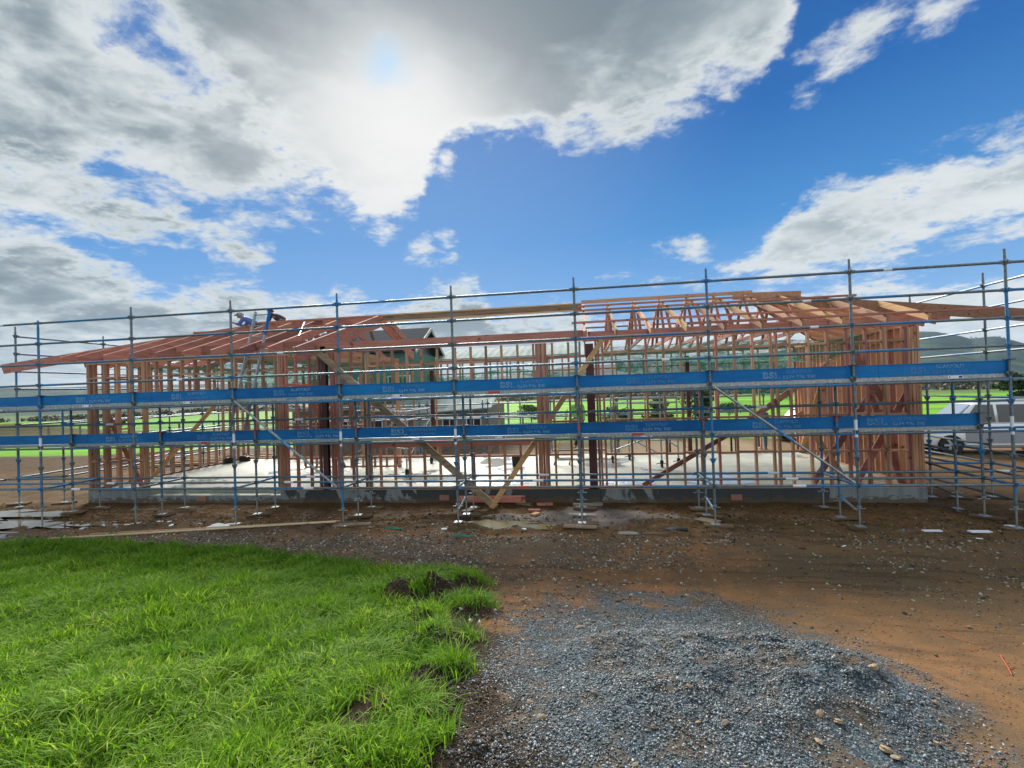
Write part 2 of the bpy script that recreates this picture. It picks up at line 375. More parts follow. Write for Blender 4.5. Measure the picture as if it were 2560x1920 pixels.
def ground(x, y, fine=True):
    x = np.asarray(x, float); y = np.asarray(y, float)
    z = .52*sst(-y, 2.2, 7.2)
    z = z+fbm(x*.35, y*.35, 3, 5)*.10*sst(-y, -1.2, 1.5)*(1-sst(-y, 30, 60))
    wl = bumpf(x, y, 9, -2, 30, 6, 1.)
    z = z+fbm(x*1.7+3, y*1.7, 3, 9)*.075*wl
    # mud ruts and clods at the foot of the wall
    mud = np.exp(-((y-.1)/1.3)**2)*(1-sst(np.abs(x-9), 13, 18))
    z = z+np.abs(fbm(x*1.1, y*2.6, 4, 21))*.42*mud-.05*mud
    # gravel heap
    hp = bumpf(x, y, 13.55, -5.35, .95, .6, .20, -.15)+bumpf(x, y, 14.1, -5.8, .7, .5, .10)+bumpf(x, y, 12.4, -5.3, .5, .35, .10)+bumpf(x, y, 12.7, -6.1, .7, .5, .10)
    z = z+hp*(1+fbm(x*3.5, y*3.5, 4, 31)*1.3)
    gi = sst(11.4-x, 0, .8)*(1-sst(y, -2.6, -1.3))
    z = z+gi*(.05+fbm(x*.9, y*.9, 3, 41)*.24)
    for c in CLODS: z = z+bumpf(x, y, *c)*(1+fbm(x*9, y*9, 3, 51)*1.8)
    # ground banked against the foundation
    z = z+.05*np.exp(-((y-1.7)/.35)**2)
    # puddle hollows
    for px, py, rx, ry in PUD: z = z-bumpf(x, y, px, py, rx*1.0, ry*1.0, .07)
    # wide country: the site is a terrace above the plain
    r = np.hypot(x-12, y+9)
    z = z+np.abs(fbm(x*.30+y*.3, y*2.2+x*.25, 3, 101))*.13*bumpf(x, y, 14, -1.6, 9, 2.2, 1.)
    z = z+bumpf(x, y, -43, 32.5, 6, 1.6, 1.0)+bumpf(x, y, -52, 33, 8, 2, .8)+bumpf(x, y, -19, 21, 5, 1, .4)+bumpf(x, y, -6, 29, 7, 1.1, 1.25)
    z = z-13.5*sst(r, 85, 620)
    z = z+fbm(x/60, y/60, 3, 61)*4*sst(r, 120, 400)
    return z
PUD = [(-2.9,.35,1.7,.5),(-.2,-.1,1.6,.28),(-2.4,-.85,1.9,.3),(10.6,.1,.95,.26),(-1.1,1.0,.5,.2)]
def axis(lo, hi, a, b, st, g1):
    q = list(np.arange(a, b, st)); s = st
    L = [a]
    while L[-1] > lo: s *= g1; L.append(L[-1]-s)
    s = st; H = [q[-1]]
    while H[-1] < hi: s *= g1; H.append(H[-1]+s)
    return np.array(sorted(set(L[1:])))if 0 else np.concatenate([np.array(L[:0:-1]), q, np.array(H[1:])])
US = axis(-5200, 5200, -4, 20, .055, 1.07)
VS1 = np.arange(-10, 2.4, .05); VS = list(VS1); s_ = .06
while VS[-1] < 6000: s_ *= 1.055; VS.append(VS[-1]+s_)
s_ = .1; VV = [-10.]
while VV[-1] > -400: s_ *= 1.2; VV.append(VV[-1]-s_)
VS = np.array(VV[:0:-1]+VS)
def gridmesh(name, X, Y, Z, m_, smooth=True):
    ny, nx = X.shape; me = bpy.data.meshes.new(name)
    co = np.stack([X, Y, Z], -1).reshape(-1, 3)
    i = np.arange(nx-1)[None]+np.arange(ny-1)[:, None]*nx
    f = np.stack([i, i+1, i+nx+1, i+nx], -1).reshape(-1)
    me.vertices.add(len(co)); me.vertices.foreach_set('co', co.ravel())
    n = len(f)//4; me.loops.add(len(f)); me.loops.foreach_set('vertex_index', f.astype(np.int32))
    me.polygons.add(n); me.polygons.foreach_set('loop_start', np.arange(0, len(f), 4, dtype=np.int32))
    me.update(calc_edges=True); me.polygons.foreach_set('use_smooth', [smooth]*n)
    me.materials.append(m_); ob = bpy.data.objects.new(name, me); COL.objects.link(ob); return ob
def soup(name, co, loops, per, mats, attr=None):
    """many small separate faces; co Nx3, loops flat index, per = corners of each face"""
    me = bpy.data.meshes.new(name); me.vertices.add(len(co)); me.vertices.foreach_set('co', co.astype(np.float32).ravel())
    me.loops.add(len(loops)); me.loops.foreach_set('vertex_index', loops.astype(np.int32))
    st = np.concatenate([[0], np.cumsum(per)[:-1]]).astype(np.int32)
    me.polygons.add(len(per)); me.polygons.foreach_set('loop_start', st); me.update(calc_edges=True)
    if attr is not None:
        a = me.attributes.new('rnd', 'FLOAT', 'POINT'); a.data.foreach_set('value', attr.astype(np.float32))
    for q in (mats if isinstance(mats, (list, tuple)) else [mats]): me.materials.append(q)
    ob = bpy.data.objects.new(name, me); COL.objects.link(ob); return ob

def groundmat(q, b):
    P = POS(q); x, y, z = q.xyz(P)
    flat = q.comb(x, y, 0.)
    nb = q.noise(flat, .55, 6, .6, .4); nm = q.noise(flat, 2.6, 7, .62, .3); nf = q.noise(flat, 14, 6, .65); ns = q.noise(flat, 55, 3, .7)
    wob = q.m('MULTIPLY', q.m('SUBTRACT', nm, .5), 1.6)
    yy = q.m('ADD', y, wob); xx = q.m('ADD', x, wob)
    # clay: orange, brown and greyish
    clay = q.mix(q.mr(nm, .35, .65), (.15,.090,.050), (.27,.135,.062))
    clay = q.mix(q.mr(nb, .46, .62, 0., .8), clay, (.115,.085,.060))
    clay = q.mix(q.mr(nf, .56, .72, 0., .45), clay, (.06,.038,.022))
    clay = q.mix(q.mr(ns, .62, .74, 0., .6), clay, (.27,.19,.13))
    clay = q.mix(q.m('MULTIPLY', q.mr(q.m('ADD', x, q.m('MULTIPLY', nb, 8.)), 16., 21., 0., .75), q.mr(nm, .3, .6, .4, 1.)), clay, (.125,.088,.048))
    rut = q.noise(q.vm('MULTIPLY', q.vm('ADD', flat, q.comb(0., q.m('MULTIPLY', x, .12), 0.)), (.35, 4.5, 1)), 1., 4, .6, .3)
    clay = q.mix(q.m('MULTIPLY', q.mr(rut, .54, .64, 0., .55), q.mr(y, -6., -4.)), clay, (.065,.045,.028))
    # grey silt and chips trodden into the clay, in front of the scaffold on the left and right of the gravel
    silt = q.mix(q.mr(ns, .4, .65), (.075,.07,.065), (.22,.22,.215))
    band = q.m('MULTIPLY', q.mr(yy, -3.2, -1.6, 0., 1.), q.mr(yy, -1.2, -.4, 1., 0.))
    band = q.m('MULTIPLY', band, q.mr(q.m('ADD', xx, q.m('MULTIPLY', nb, 6.)), 11, 17, .85, .1))
    c = q.mix(q.m('MULTIPLY', band, q.mr(nf, .42, .6)), clay, silt)
    # dark wet mud by the wall
    left = q.m('MULTIPLY', q.mr(x, -2., .0, 1., 0.), q.mr(y, 1., 3.))
    c = q.mix(q.m('MULTIPLY', left, .9), c, q.mix(nm, (.030,.023,.015), (.085,.050,.025)))
    mudm = q.m('MULTIPLY', q.mr(yy, -.9, .2), q.mr(y, 7.5, 8.5, 1., 0.))
    mud = q.mix(q.mr(nf, .35, .65), (.050,.034,.018), (.15,.088,.038))
    mud = q.mix(q.mr(nb, .45, .6), mud, (.075,.047,.022))
    c = q.mix(q.m('MULTIPLY', mudm, .8), c, mud)
    # pale set concrete spill by the wall
    sp = q.m('ADD', q.m('ABSOLUTE', q.m('MULTIPLY', q.m('SUBTRACT', x, 12.3), .30)), q.m('ABSOLUTE', q.m('MULTIPLY', q.m('SUBTRACT', y, .75), 1.0)))
    c = q.mix(q.mr(q.m('ADD', sp, q.m('MULTIPLY', q.m('SUBTRACT', nm, .5), .9)), .62, .8, .9, 0.), c, q.mix(nf, (.15,.125,.115), (.25,.22,.21)))
    # gravel bed
    gx = q.m('MULTIPLY', q.m('SUBTRACT', x, 12.95), .56); gy = q.m('MULTIPLY', q.m('SUBTRACT', y, -5.75), .36)
    gd = q.m('SQRT', q.m('ADD', q.m('MULTIPLY', gx, gx), q.m('MULTIPLY', gy, gy)))
    gm = q.mr(q.m('ADD', gd, q.m('MULTIPLY', q.m('SUBTRACT', nm, .5), .9)), .68, 1.12, 1., 0.)
    vo = q.n('ShaderNodeTexVoronoi'); q.put(vo.inputs['Vector'], P); vo.inputs['Scale'].default_value = 95
    rc = q.xyz(vo.outputs['Color'])[0]
    grv = q.ramp(rc, [(0, (.025,.033,.042)), (.4, (.045,.062,.078)), (.75, (.080,.108,.128)), (1, (.20,.245,.275))])
    grv = q.mix(q.mr(nm, .44, .62, 0., .8), grv, (.11,.078,.048))
    c = q.mix(gm, c, grv)
    # dark soil under the grass
    xs = q.m('ADD', q.m('SUBTRACT', xx, 11.05), q.m('MULTIPLY', q.m('ADD', y, 4.), .30))
    sm = q.m('MULTIPLY', q.mr(xs, .0, .35, 1., 0.), q.mr(q.m('ADD', yy, q.m('MULTIPLY', x, .12)), -1.9, -1.1, 1., 0.))
    c = q.mix(sm, c, q.mix(nf, (.020,.014,.010), (.065,.045,.028)))
    # behind the house: pale trampled clay, then pasture
    back = q.mr(yy, 7.6, 8.6)
    c = q.mix(q.m('MULTIPLY', back, q.m('MULTIPLY', q.mr(x, -3., 0., .0, .9), q.mr(x, 18.5, 20., 1., .25))), c, q.mix(q.mr(nm, .3, .7), (.20,.145,.085), (.30,.235,.155)))
    far = q.noise(q.vm('MULTIPLY', flat, (.012, .05, 1)), 1., 5, .6)
    mid = q.noise(q.vm('MULTIPLY', flat, (.05, .12, 1)), 1., 4, .6)
    grass = q.mix(q.mr(mid, .35, .65), (.09,.24,.02), (.17,.37,.03))
    grassl = q.mix(q.mr(mid, .35, .65), (.09,.20,.035), (.12,.30,.03))
    grass = q.mix(q.mr(x, -12, -2), q.mix(q.mr(y, 19, 21, 1., 0.), grassl, grass), grass)
    edge_ = q.m('ADD', y, q.m('MULTIPLY', q.m('SUBTRACT', mid, .5), 3.))
    st = q.m('ADD', 15.2, q.mr(x, -14., -6., -2.6, 0.))
    gmask = q.mr(q.m('SUBTRACT', edge_, st), -.6, .6)
    # strip of bare earth beyond the left yard, with grass in front of it
    bare = q.m('MULTIPLY', q.mr(x, -11, -7, 1., 0.), q.m('MULTIPLY', q.mr(edge_, 24, 25), q.mr(edge_, 32, 33, 1., 0.)))
    gmask = q.m('MULTIPLY', gmask, q.m('SUBTRACT', 1., q.m('MULTIPLY', bare, .9)))
    c = q.mix(gmask, c, grass)
    dist = q.m('SQRT', q.m('ADD', q.m('MULTIPLY', x, x), q.m('MULTIPLY', y, y)))
    scrub = q.ramp(far, [(.3, (.05,.075,.04)), (.45, (.10,.12,.06)), (.55, (.09,.14,.045)), (.7, (.15,.16,.09))])
    c = q.mix(q.mr(q.m('ADD', dist, q.m('MULTIPLY', mid, 40.)), 105, 135), c, scrub)
    # pale strip of the river flat far away
    c = q.mix(q.m('MULTIPLY', q.mr(dist, 330, 345), q.mr(dist, 385, 395, 1., 0.)), c, (.62,.62,.50))
    q.put(b.inputs['Base Color'], c)
    wet = q.m('MULTIPLY', q.mr(nm, .40, .58, 1., .0), q.mr(y, -8, 3, .5, 1.))
    q.put(b.inputs['Roughness'], q.mr(wet, 0., 1., .9, .6))
    bump(q, b, q.m('ADD', q.m('MULTIPLY', nf, 1.), q.m('MULTIPLY', ns, .5)), .5, .03)
W['ground'] = mat('site_ground', groundmat, .9, spec=.04)
X, Y = np.meshgrid(US, VS)
kindof(gridmesh('ground', X, Y, ground(X, Y), W['ground']), 'structure', 'orange clay site ground, pasture and plain beyond')
def gz(x, y): return float(ground(np.array([x]), np.array([y]))[0])

# ------------------------------------------------------------------ hills
PROF = [(-600,985),(-200,975),(0,972),(150,970),(300,964),(500,962),(700,958),(900,950),(1100,946),(1200,944),(1300,938),(1360,928),(1430,916),(1500,914),(1600,908),(1750,900),(1900,885),(2050,866),(2180,850),(2300,832),(2340,833),(2400,842),(2430,850),(2460,845),(2490,843),(2530,852),(2560,860),(2700,868),(2900,850)]
pr = sorted([azel(x, y) for x, y in PROF]); pa = np.array([a for a, e in pr]); pe = np.array([e for a, e in pr])
azs = np.linspace(pa[0], pa[-1], 700); ds = np.concatenate([np.linspace(560, 2600, 60), np.linspace(2640, 4200, 24)])
A_, D_ = np.meshgrid(azs, ds)
HX = CAM.x+np.sin(A_)*D_; HY = CAM.y+np.cos(A_)*D_
el = np.interp(A_, pa, pe)
top = 2.66+np.tan(el)*2600
base = ground(HX, HY)-3
ridge = sst(D_, 700, 2600)**1.6*(1-sst(D_, 2600, 4200)*.6)
rough = fbm(HX/420, HY/420, 5, 71)
HZ = base+(top-base)*np.clip(ridge, 0, 1)+rough*np.maximum(top-base, 20)*.35*np.sin(np.pi*np.clip((D_-560)/2040, 0, 1))
HZ = np.where(D_ <= 570, base-8, HZ)
def hillmat(q, b):
    p = POS(q); n = q.noise(p, .006, 7, .6, .4); n2 = q.noise(p, .03, 5, .65)
    c = q.ramp(n, [(.32, (.012,.028,.032)), (.48, (.022,.046,.046)), (.60, (.045,.075,.045)), (.74, (.10,.12,.07))])
    c = q.mix(q.mr(n2, .5, .7, 0., .7), c, (.018,.028,.022))
    q.put(b.inputs['Base Color'], c)
W['hill'] = mat('bush_covered_hill', hillmat, .95, spec=.1)
kindof(gridmesh('hills', HX, HY, HZ, W['hill']), 'structure', 'blue-green hills on the horizon')

# ------------------------------------------------------------------ puddles (still water in hollows)
def waterm(q, b):
    b.inputs['Base Color'].default_value = (.16,.14,.10,1); b.inputs['Roughness'].default_value = .04
    b.inputs['Specular IOR Level'].default_value = 1.
    bump(q, b, q.noise(POS(q), 6, 2), .02, .01)
W['water'] = mat('still_water', waterm, .04)
W['murky'] = mat('murky_olive_water', (.20,.165,.06), .16, spec=.35)
PL = ['wide white-reflecting puddle at the left edge beneath the end scaffold','narrow bright puddle below the left corner of the foundation','long bright puddle at the left edge nearest the grass','olive muddy puddle in front of the middle of the wall','small puddle beside the left end scaffold legs']
for i, (px_, py_, rx, ry) in enumerate(PUD):
    z = gz(px_, py_)+.075
    mb = MB(); n = 110; vs = [(px_, py_, z)]
    for k in range(n):
        t = 2*math.pi*k/n; rr = 1.25+.30*math.sin(3*t+i)+.28*math.sin(7*t+2*i)+.22*math.sin(13*t+i)+.15*math.sin(22*t)
        vs.append((px_+rx*rr*math.cos(t), py_+ry*rr*math.sin(t), z))
    mb.add(vs, [(0, k+1, (k+1) % n+1) for k in range(n)])
    o = solo(mb, 'puddle', W['murky' if i == 3 else 'water'], (px_, py_, z), PL[i], 'puddle', 'puddles in the site mud'); o['kind'] = 'structure'

# ------------------------------------------------------------------ grass
def grassmat(q, b):
    a = q.n('ShaderNodeAttribute', attribute_name='rnd').outputs['Fac']
    p = POS(q); n = q.noise(p, .9, 3); n2 = q.noise(p, 4, 3)
    c = q.ramp(a, [(0, (.045,.11,.014)), (.35, (.11,.225,.02)), (.7, (.21,.36,.035)), (.86, (.33,.43,.08)), (.955, (.40,.44,.15)), (.99, (.45,.38,.22))])
    c = q.mix(q.mr(n, .35, .65, 0., .55), c, q.mix(n2, (.05,.14,.014), (.15,.30,.03)))
    q.put(b.inputs['Base Color'], c)
    tr = q.n('ShaderNodeBsdfTranslucent'); q.put(tr.inputs[0], q.mix(1., c, (1.5,1.6,.7), 'MULTIPLY'))
    mx = q.n('ShaderNodeMixShader'); mx.inputs[0].default_value = .38
    q.nt.links.new(b.outputs[0], mx.inputs[1]); q.nt.links.new(tr.outputs[0], mx.inputs[2])
    q.nt.links.new(mx.outputs[0], q.nt.nodes['Material Output'].inputs[0])
W['grass'] = mat('grass_blades', grassmat, .65, spec=.1)
def blades(n, sampler, lmin, lmax, wd, name, label, seed=3):
    rg = np.random.default_rng(seed); x, y = sampler(rg, n); n = len(x); z = ground(x, y)
    dcam = np.hypot(x-CAM.x, y-CAM.y)
    tuft = vnoise(x*2.3, y*2.3, 81)*.35+vnoise(x*5, y*5, 83)**1.5*.85
    L = (lmin+(lmax-lmin)*rg.random(n)**1.3)*(.55+.9*tuft)
    ang = vnoise(x*1.2, y*1.2, 85)*7+vnoise(x*4, y*4, 86)*9+rg.normal(0, 1.5, n)
    lean = (.35+1.1*vnoise(x*2.7, y*2.7, 87))*(.3+1.2*rg.random(n))
    dxy = np.stack([np.cos(ang), np.sin(ang)], -1); per = np.stack([-dxy[:, 1], dxy[:, 0]], -1)
    tw = rg.normal(0, .8, n); per = per*np.cos(tw)[:, None]+dxy*np.sin(tw)[:, None]
    wv = wd*(.6+.8*rg.random(n))*(1+dcam*.06)
    pts = []
    for t, ww in ((0, 1), (.38, .95), (.72, .7), (1, 0)):
        h = L*t; off = lean*L*t*t*.95; zz = z-.01+h*(1-.38*lean*t*t*.9)
        c = np.stack([x+dxy[:, 0]*off, y+dxy[:, 1]*off, zz], -1)
        if ww == 0: pts.append(c)
        else:
            e = np.concatenate([per*(wv*ww/2)[:, None], np.zeros((n, 1))], -1); pts += [c-e, c+e]
    co = np.stack(pts, 1).reshape(-1, 3); b0 = np.arange(n)*7
    lp = np.stack([b0, b0+1, b0+3, b0+2, b0+2, b0+3, b0+5, b0+4, b0+4, b0+5, b0+6], -1).ravel()
    per_ = np.tile([4, 4, 3], n); at = np.repeat(rg.random(n)*.8+.2*vnoise(x*3, y*3, 88), 7)
    ob = soup(name, co, lp, per_, W['grass'], at); return tag(ob, label, 'grass', kind='stuff')
def samp_field(rg, n):
    x = rg.uniform(-2.5, 11.6, n*4); y = rg.uniform(-9.8, -1.2, n*4)
    # keep mostly what stands in front of the lens, some beyond it
    d = np.hypot(x-CAM.x, y-CAM.y); keep = inpoly(x+rg.normal(0, .07, len(x)), y+rg.normal(0, .05, len(x)), GRASS)
    dens = np.clip(1.5-d*.09, .35, 1.)
    a = np.arctan2(x-CAM.x, y-CAM.y); dens = np.where((a < -1.05), dens*.22, dens)
    xb = np.interp(-y, [2.5,4,5,6,7,10], [9.6,9.95,10.35,10.75,11.1,11.2])
    edge_d = sst(vnoise(x*2.6, y*2.6, 91)+fbm(x*6, y*6, 2, 92)*.5+(xb+.1-x)*.75, .2, .5)
    dens = dens*edge_d
    for cx, cy, rx, ry, h in CLODS: dens = dens*(1-.8*np.exp(-(((x-cx)/rx)**2+((y-cy)/ry)**2)*1.6))
    dens = dens*np.where(np.hypot((x-8.9)/.5, (y+5.9)/.16) < 1, .25, 1)
    k = keep & (rg.random(len(x)) < dens); x = x[k][:n]; y = y[k][:n]; return x, y
blades(210000, samp_field, .05, .20, .0075, 'grass', 'long bright green grass filling the left foreground')
TUFTS = [(10.55,-4.35,.2),(10.85,-5.15,.2),(11.25,-5.75,.16),(11.35,-6.6,.12),(11.5,-7.1,.12),(10.25,-3.75,.14),(10.55,-3.05,.22),(10.0,-2.85,.3),(10.85,-3.05,.16),(10.85,-3.9,.26),(11.05,-4.05,.18),(10.75,-4.75,.16),(10.95,-5.6,.22),(11.2,-5.0,.1),(10.55,-5.9,.3),(11.1,-6.3,.2),(10.35,-3.35,.16),(11.2,-6.9,.2)]
def samp_tufts(rg, n):
    xs = []; ys = []
    tot = sum(t[2]**2 for t in TUFTS)
    for x, y, r in TUFTS:
        k = int(n*r*r/tot); xs.append(rg.normal(x, r*.5, k)); ys.append(rg.normal(y, r*.5, k))
    return np.concatenate(xs), np.concatenate(ys)
blades(9000, samp_tufts, .07, .2, .006, 'grass_tufts', 'scattered grass tufts on dark clods at the lawn edge', 5)

# ------------------------------------------------------------------ gravel and pebbles
def chips(n, sampler, s0, s1, name, mats, label, seed):
    rg = np.random.default_rng(seed); x, y = sampler(rg, n); n = len(x); z = ground(x, y)
    base_ = np.array([(1,0,0),(-1,0,0),(0,1,0),(0,-1,0),(0,0,1),(0,0,-1)], float)
    fc = np.array([(0,2,4),(2,1,4),(1,3,4),(3,0,4),(2,0,5),(1,2,5),(3,1,5),(0,3,5)])
    s = (s0+(s1-s0)*rg.random(n)**2.2)
    v = base_[None]*(1+rg.normal(0, .22, (n, 6, 1)))*np.stack([rg.uniform(.7, 1.3, n), rg.uniform(.6, 1., n), rg.uniform(.35, .7, n)], -1)[:, None]
    v = v+rg.normal(0, .16, (n, 6, 3))
    a = rg.uniform(0, 6.3, n); t = rg.normal(0, .5, n)
    ca, sa, ct, st = np.cos(a), np.sin(a), np.cos(t), np.sin(t)
    X = v[..., 0]; Y = v[..., 1]*ct[:, None]-v[..., 2]*st[:, None]; Z = v[..., 1]*st[:, None]+v[..., 2]*ct[:, None]
    X, Y = X*ca[:, None]-Y*sa[:, None], X*sa[:, None]+Y*ca[:, None]
    co = np.stack([X, Y, Z], -1)*s[:, None, None]+np.stack([x, y, z+s*.2], -1)[:, None]
    lp = (fc[None]+np.arange(n)[:, None, None]*6).reshape(-1)
    ob = soup(name, co.reshape(-1, 3), lp, np.full(n*8, 3), mats, np.repeat(rg.random(n), 6)); return tag(ob, label, 'gravel', kind='stuff')
def gravm(cols):
    def f(q, b):
        a = q.n('ShaderNodeAttribute', attribute_name='rnd').outputs['Fac']
        q.put(b.inputs['Base Color'], q.ramp(a, cols))
    return f
W['grav'] = mat('blue_grey_gravel', gravm([(0,(.020,.026,.031)),(.4,(.066,.080,.088)),(.7,(.115,.138,.148)),(.86,(.18,.235,.275)),(.94,(.34,.40,.44)),(1,(.27,.16,.08))]), .55)
W['pebb'] = mat('mixed_pebbles', gravm([(0,(.04,.035,.03)),(.35,(.13,.09,.06)),(.65,(.22,.19,.16)),(.9,(.38,.34,.28)),(1,(.6,.57,.5))]), .7)
def samp_gravel(rg, n):
    x = rg.uniform(10.3, 16.2, n*3); y = rg.uniform(-9.2, -3.0, n*3)
    d = np.hypot((x-12.95)*.56, (y+5.75)*.36)+fbm(x*1.6, y*1.6, 4, 93)*1.2
    cl = (1-sst(d, .4, 1.2))**1.2*np.clip(.25+1.3*vnoise(x*3.1, y*3.1, 94), 0, 1); near = np.clip(1.7-np.hypot(x-12.36, y+9.6)*.13, .4, 1)
    k = rg.random(len(x)) < cl*near; xb = np.interp(-y, [2.5,4,5,6,7,10], [9.6,10.2,10.7,11.1,11.6,12.0]); k &= x+fbm(x*2, y*2, 3, 96)*.8 > xb; return x[k][:n], y[k][:n]
chips(120000, samp_gravel, .004, .0135, 'gravel', W['grav'], 'heap and spread of blue-grey crushed stone in the right foreground', 13)
def samp_peb(rg, n):
    x = rg.uniform(1, 21, n*2); y = -4.5+5.2*rg.random(n*2); y = np.where(rg.random(n*2) < .5, rg.uniform(-2.8, -.6, n*2), y)
    k = ~inpoly(x, y, GRASS); k &= rg.random(len(x)) < sst(vnoise(x*.9, y*1.6, 95)+.25*(x < 13), .35, .75)*.9+.1
    return x[k][:n], y[k][:n]
chips(15000, samp_peb, .007, .032, 'pebbles', W['pebb'], 'small stones and clay crumbs scattered over the bare ground', 17)
W['dcr'] = mat('dirt_crumbs', gravm([(0,(.05,.032,.02)),(.35,(.16,.09,.045)),(.7,(.24,.13,.06)),(.88,(.25,.21,.17)),(1,(.42,.38,.32))]), .9)
W['clod2'] = mat('dark_topsoil', gravm([(0,(.012,.009,.006)),(.6,(.04,.028,.018)),(.92,(.085,.055,.035)),(1,(.2,.17,.12))]), .9)
def samp_crumb(rg, n):
    x = rg.uniform(-4, 20, n); y = rg.normal(.3, .9, n); k = (y < 1.7) & (y > -1.4); return x[k], y[k]
W['clod'] = mat('mud_clods', gravm([(0,(.02,.014,.009)),(.5,(.07,.04,.02)),(.9,(.14,.08,.04)),(1,(.3,.25,.2))]), .8)
chips(5000, samp_crumb, .010, .04, 'mud_crumbs', W['clod'], 'lumps of churned dark mud under the scaffold', 19)
chips(7000, lambda rg, n: (np.concatenate([rg.normal(c[0], c[2]*.55, n//12) for c in CLODS]), np.concatenate([rg.normal(c[1], c[3]*.55, n//12) for c in CLODS])), .004, .016, 'soil_crumbs', W['clod2'], 'crumbly dark soil clods on the torn edge of the lawn', 23)

def samp_dirt(rg, n):
    x = rg.uniform(3, 21, n*2); y = rg.uniform(-7.5, .9, n*2); k = ~inpoly(x, y, GRASS)
    k &= rg.random(len(x)) < .35+.65*vnoise(x*1.3, y*1.3, 97); k &= np.hypot((x-12.95)*.56, (y+5.9)*.4) > .75
    return x[k][:n], y[k][:n]
chips(60000, samp_dirt, .003, .011, 'dirt_crumbs', W['dcr'], 'fine crumbs of clay and grit over the bare dirt', 29)

def samp_edge(rg, n):
    y = rg.uniform(-8, -3.0, n); x = np.interp(-y, [2.5,4,5,6,7,10], [9.9,10.35,10.75,11.1,11.45,11.6])+rg.normal(.05, .32, n)
    k = rg.random(n) < .25+.75*sst(vnoise(x*3, y*3, 99), .3, .7); return x[k], y[k]
chips(30000, samp_edge, .003, .014, 'soil_crumbs', W['clod2'], 'dark crumbled topsoil between the lawn and the gravel', 31)

def stone_mesh(sz, seed, mt):
    rg = random.Random(seed); bm = bmesh.new(); bmesh.ops.create_icosphere(bm, subdivisions=2, radius=1)
    ph = [rg.uniform(0, 6) for _ in range(6)]
    for v in bm.verts:
        c = v.co; k = 1+.16*math.sin(3*c.x+ph[0])+.14*math.sin(4*c.y+ph[1])+.12*math.sin(5*c.z+ph[2])+rg.uniform(-.09,.09)
        v.co = Vector((c.x*k*1.25, c.y*k*.9, c.z*k*.62))*sz
    me = bpy.data.meshes.new('stone'); bm.to_mesh(me); bm.free(); me.materials.append(mt); return me
W['stone'] = mat('tan_stone', lambda q, b: q.put(b.inputs['Base Color'], q.mix(1., q.mix(q.noise(OC(q), 40, 4), (.16,.11,.065), (.30,.23,.155)), q.ramp(q.n('ShaderNodeObjectInfo').outputs['Random'], [(0,(.45,.5,.6)),(.5,(1,1,1)),(1,(1.35,1.3,1.2))]), 'MULTIPLY')), .8)
SM = [stone_mesh(1, k, W['stone']) for k in range(4)]
def pxg(x, y, z0=0.):
    d = ray(x, y); z = z0
    for _ in range(25):
        t = (z-CAM.z)/d.z; p = CAM+d*t; z = .5*z+.5*gz(p.x, p.y)
    return p.x, p.y, gz(p.x, p.y)
STONES = [(1490,1737,.045),(1722,1718,.03),(1536,1565,.035),(1558,1655,.035),(2050,1787,.032),(2098,1808,.045),(1812,1811,.035),(1635,1820,.03),(2048,1858,.04),(2216,1880,.05),(2238,1898,.04),(1588,1914,.03),(1450,1570,.05),(2184,1672,.05),(2000,1600,.035),(2340,1760,.035),(1745,1808,.03),(2262,1535,.045),(2345,1862,.03),(2340,1640,.03),(1355,1795,.04),(2402,1456,.05),(2480,1437,.05),(2452,1444,.035),(2265,1430,.035),(2280,1525,.03),(2540,1450,.045),(1900,1400,.03),(498,1350,.05),(1010,1352,.04),(1045,1350,.035),(1065,1374,.04),(770,1310,.05),(1325,1760,.035),(2560-90,1475,.03)]
for i, (x, y, s) in enumerate(STONES):
    p = pxg(x, y, .4 if y > 1450 else .05)
    o = bpy.data.objects.new('stone', SM[i % 4]); COL.objects.link(o); o.location = (p[0], p[1], p[2]+s*.25)
    s *= .6; o.scale = (s, s*rnd.uniform(.7,1.1), s*rnd.uniform(.6,1.1)); o.rotation_euler = (rnd.uniform(-.5,.5), rnd.uniform(-.5,.5), rnd.uniform(0, 6))
    tag(o, 'loose tan stone lying on the gravel or clay of the foreground', 'stone', 'loose stones in the foreground')
# ------------------------------------------------------------------ scaffold
BAY = 2.438; ROW2, ROW3 = .689, 1.358; UR = 20.875; UL = -2.782
LV = [4.558, 4.084, 3.609, 3.135]; LB = .763
def std_mesh(z0, z1, jack_top=.42, key=None):
    """standard: tube, V-pressing rosettes every .4744, collars"""
    m_ = MB(); m_.tube((0,0,z0), (0,0,z1-.14), .0242, 10); m_.tube((0,0,z1-.14), (0,0,z1), .019, 8)
    z = LB
    while z < z1-.1:
        if z > z0+.05:
            for dx_, dy_ in ((1,0),(-1,0),(0,1),(0,-1)):
                m_.add([(dx_*.022+dy_*.018, dy_*.022+dx_*.018, z-.045), (dx_*.022-dy_*.018, dy_*.022-dx_*.018, z-.045),
                        (dx_*.062-dy_*.012, dy_*.062-dx_*.012, z+.035), (dx_*.062+dy_*.012, dy_*.062+dx_*.012, z+.035),
                        (dx_*.022+dy_*.018, dy_*.022+dx_*.018, z+.035), (dx_*.022-dy_*.018, dy_*.022-dx_*.018, z+.035)],
                       [(0,1,2,3),(3,2,5,4),(0,3,4),(1,5,2),(0,4,5,1)])
        z += .4744
    return m_
def jack(m_, z0, zt):
    m_.tube((0,0,z0), (0,0,zt), .0165, 8); m_.tube((0,0,zt-.035), (0,0,zt), .036, 10)
    m_.box(-.075,.075,-.075,.075,z0-.006,z0+.004); m_.bar((-.1,0,zt-.05),(.1,0,zt-.05),.014,.014)
    return m_
STDM = {}
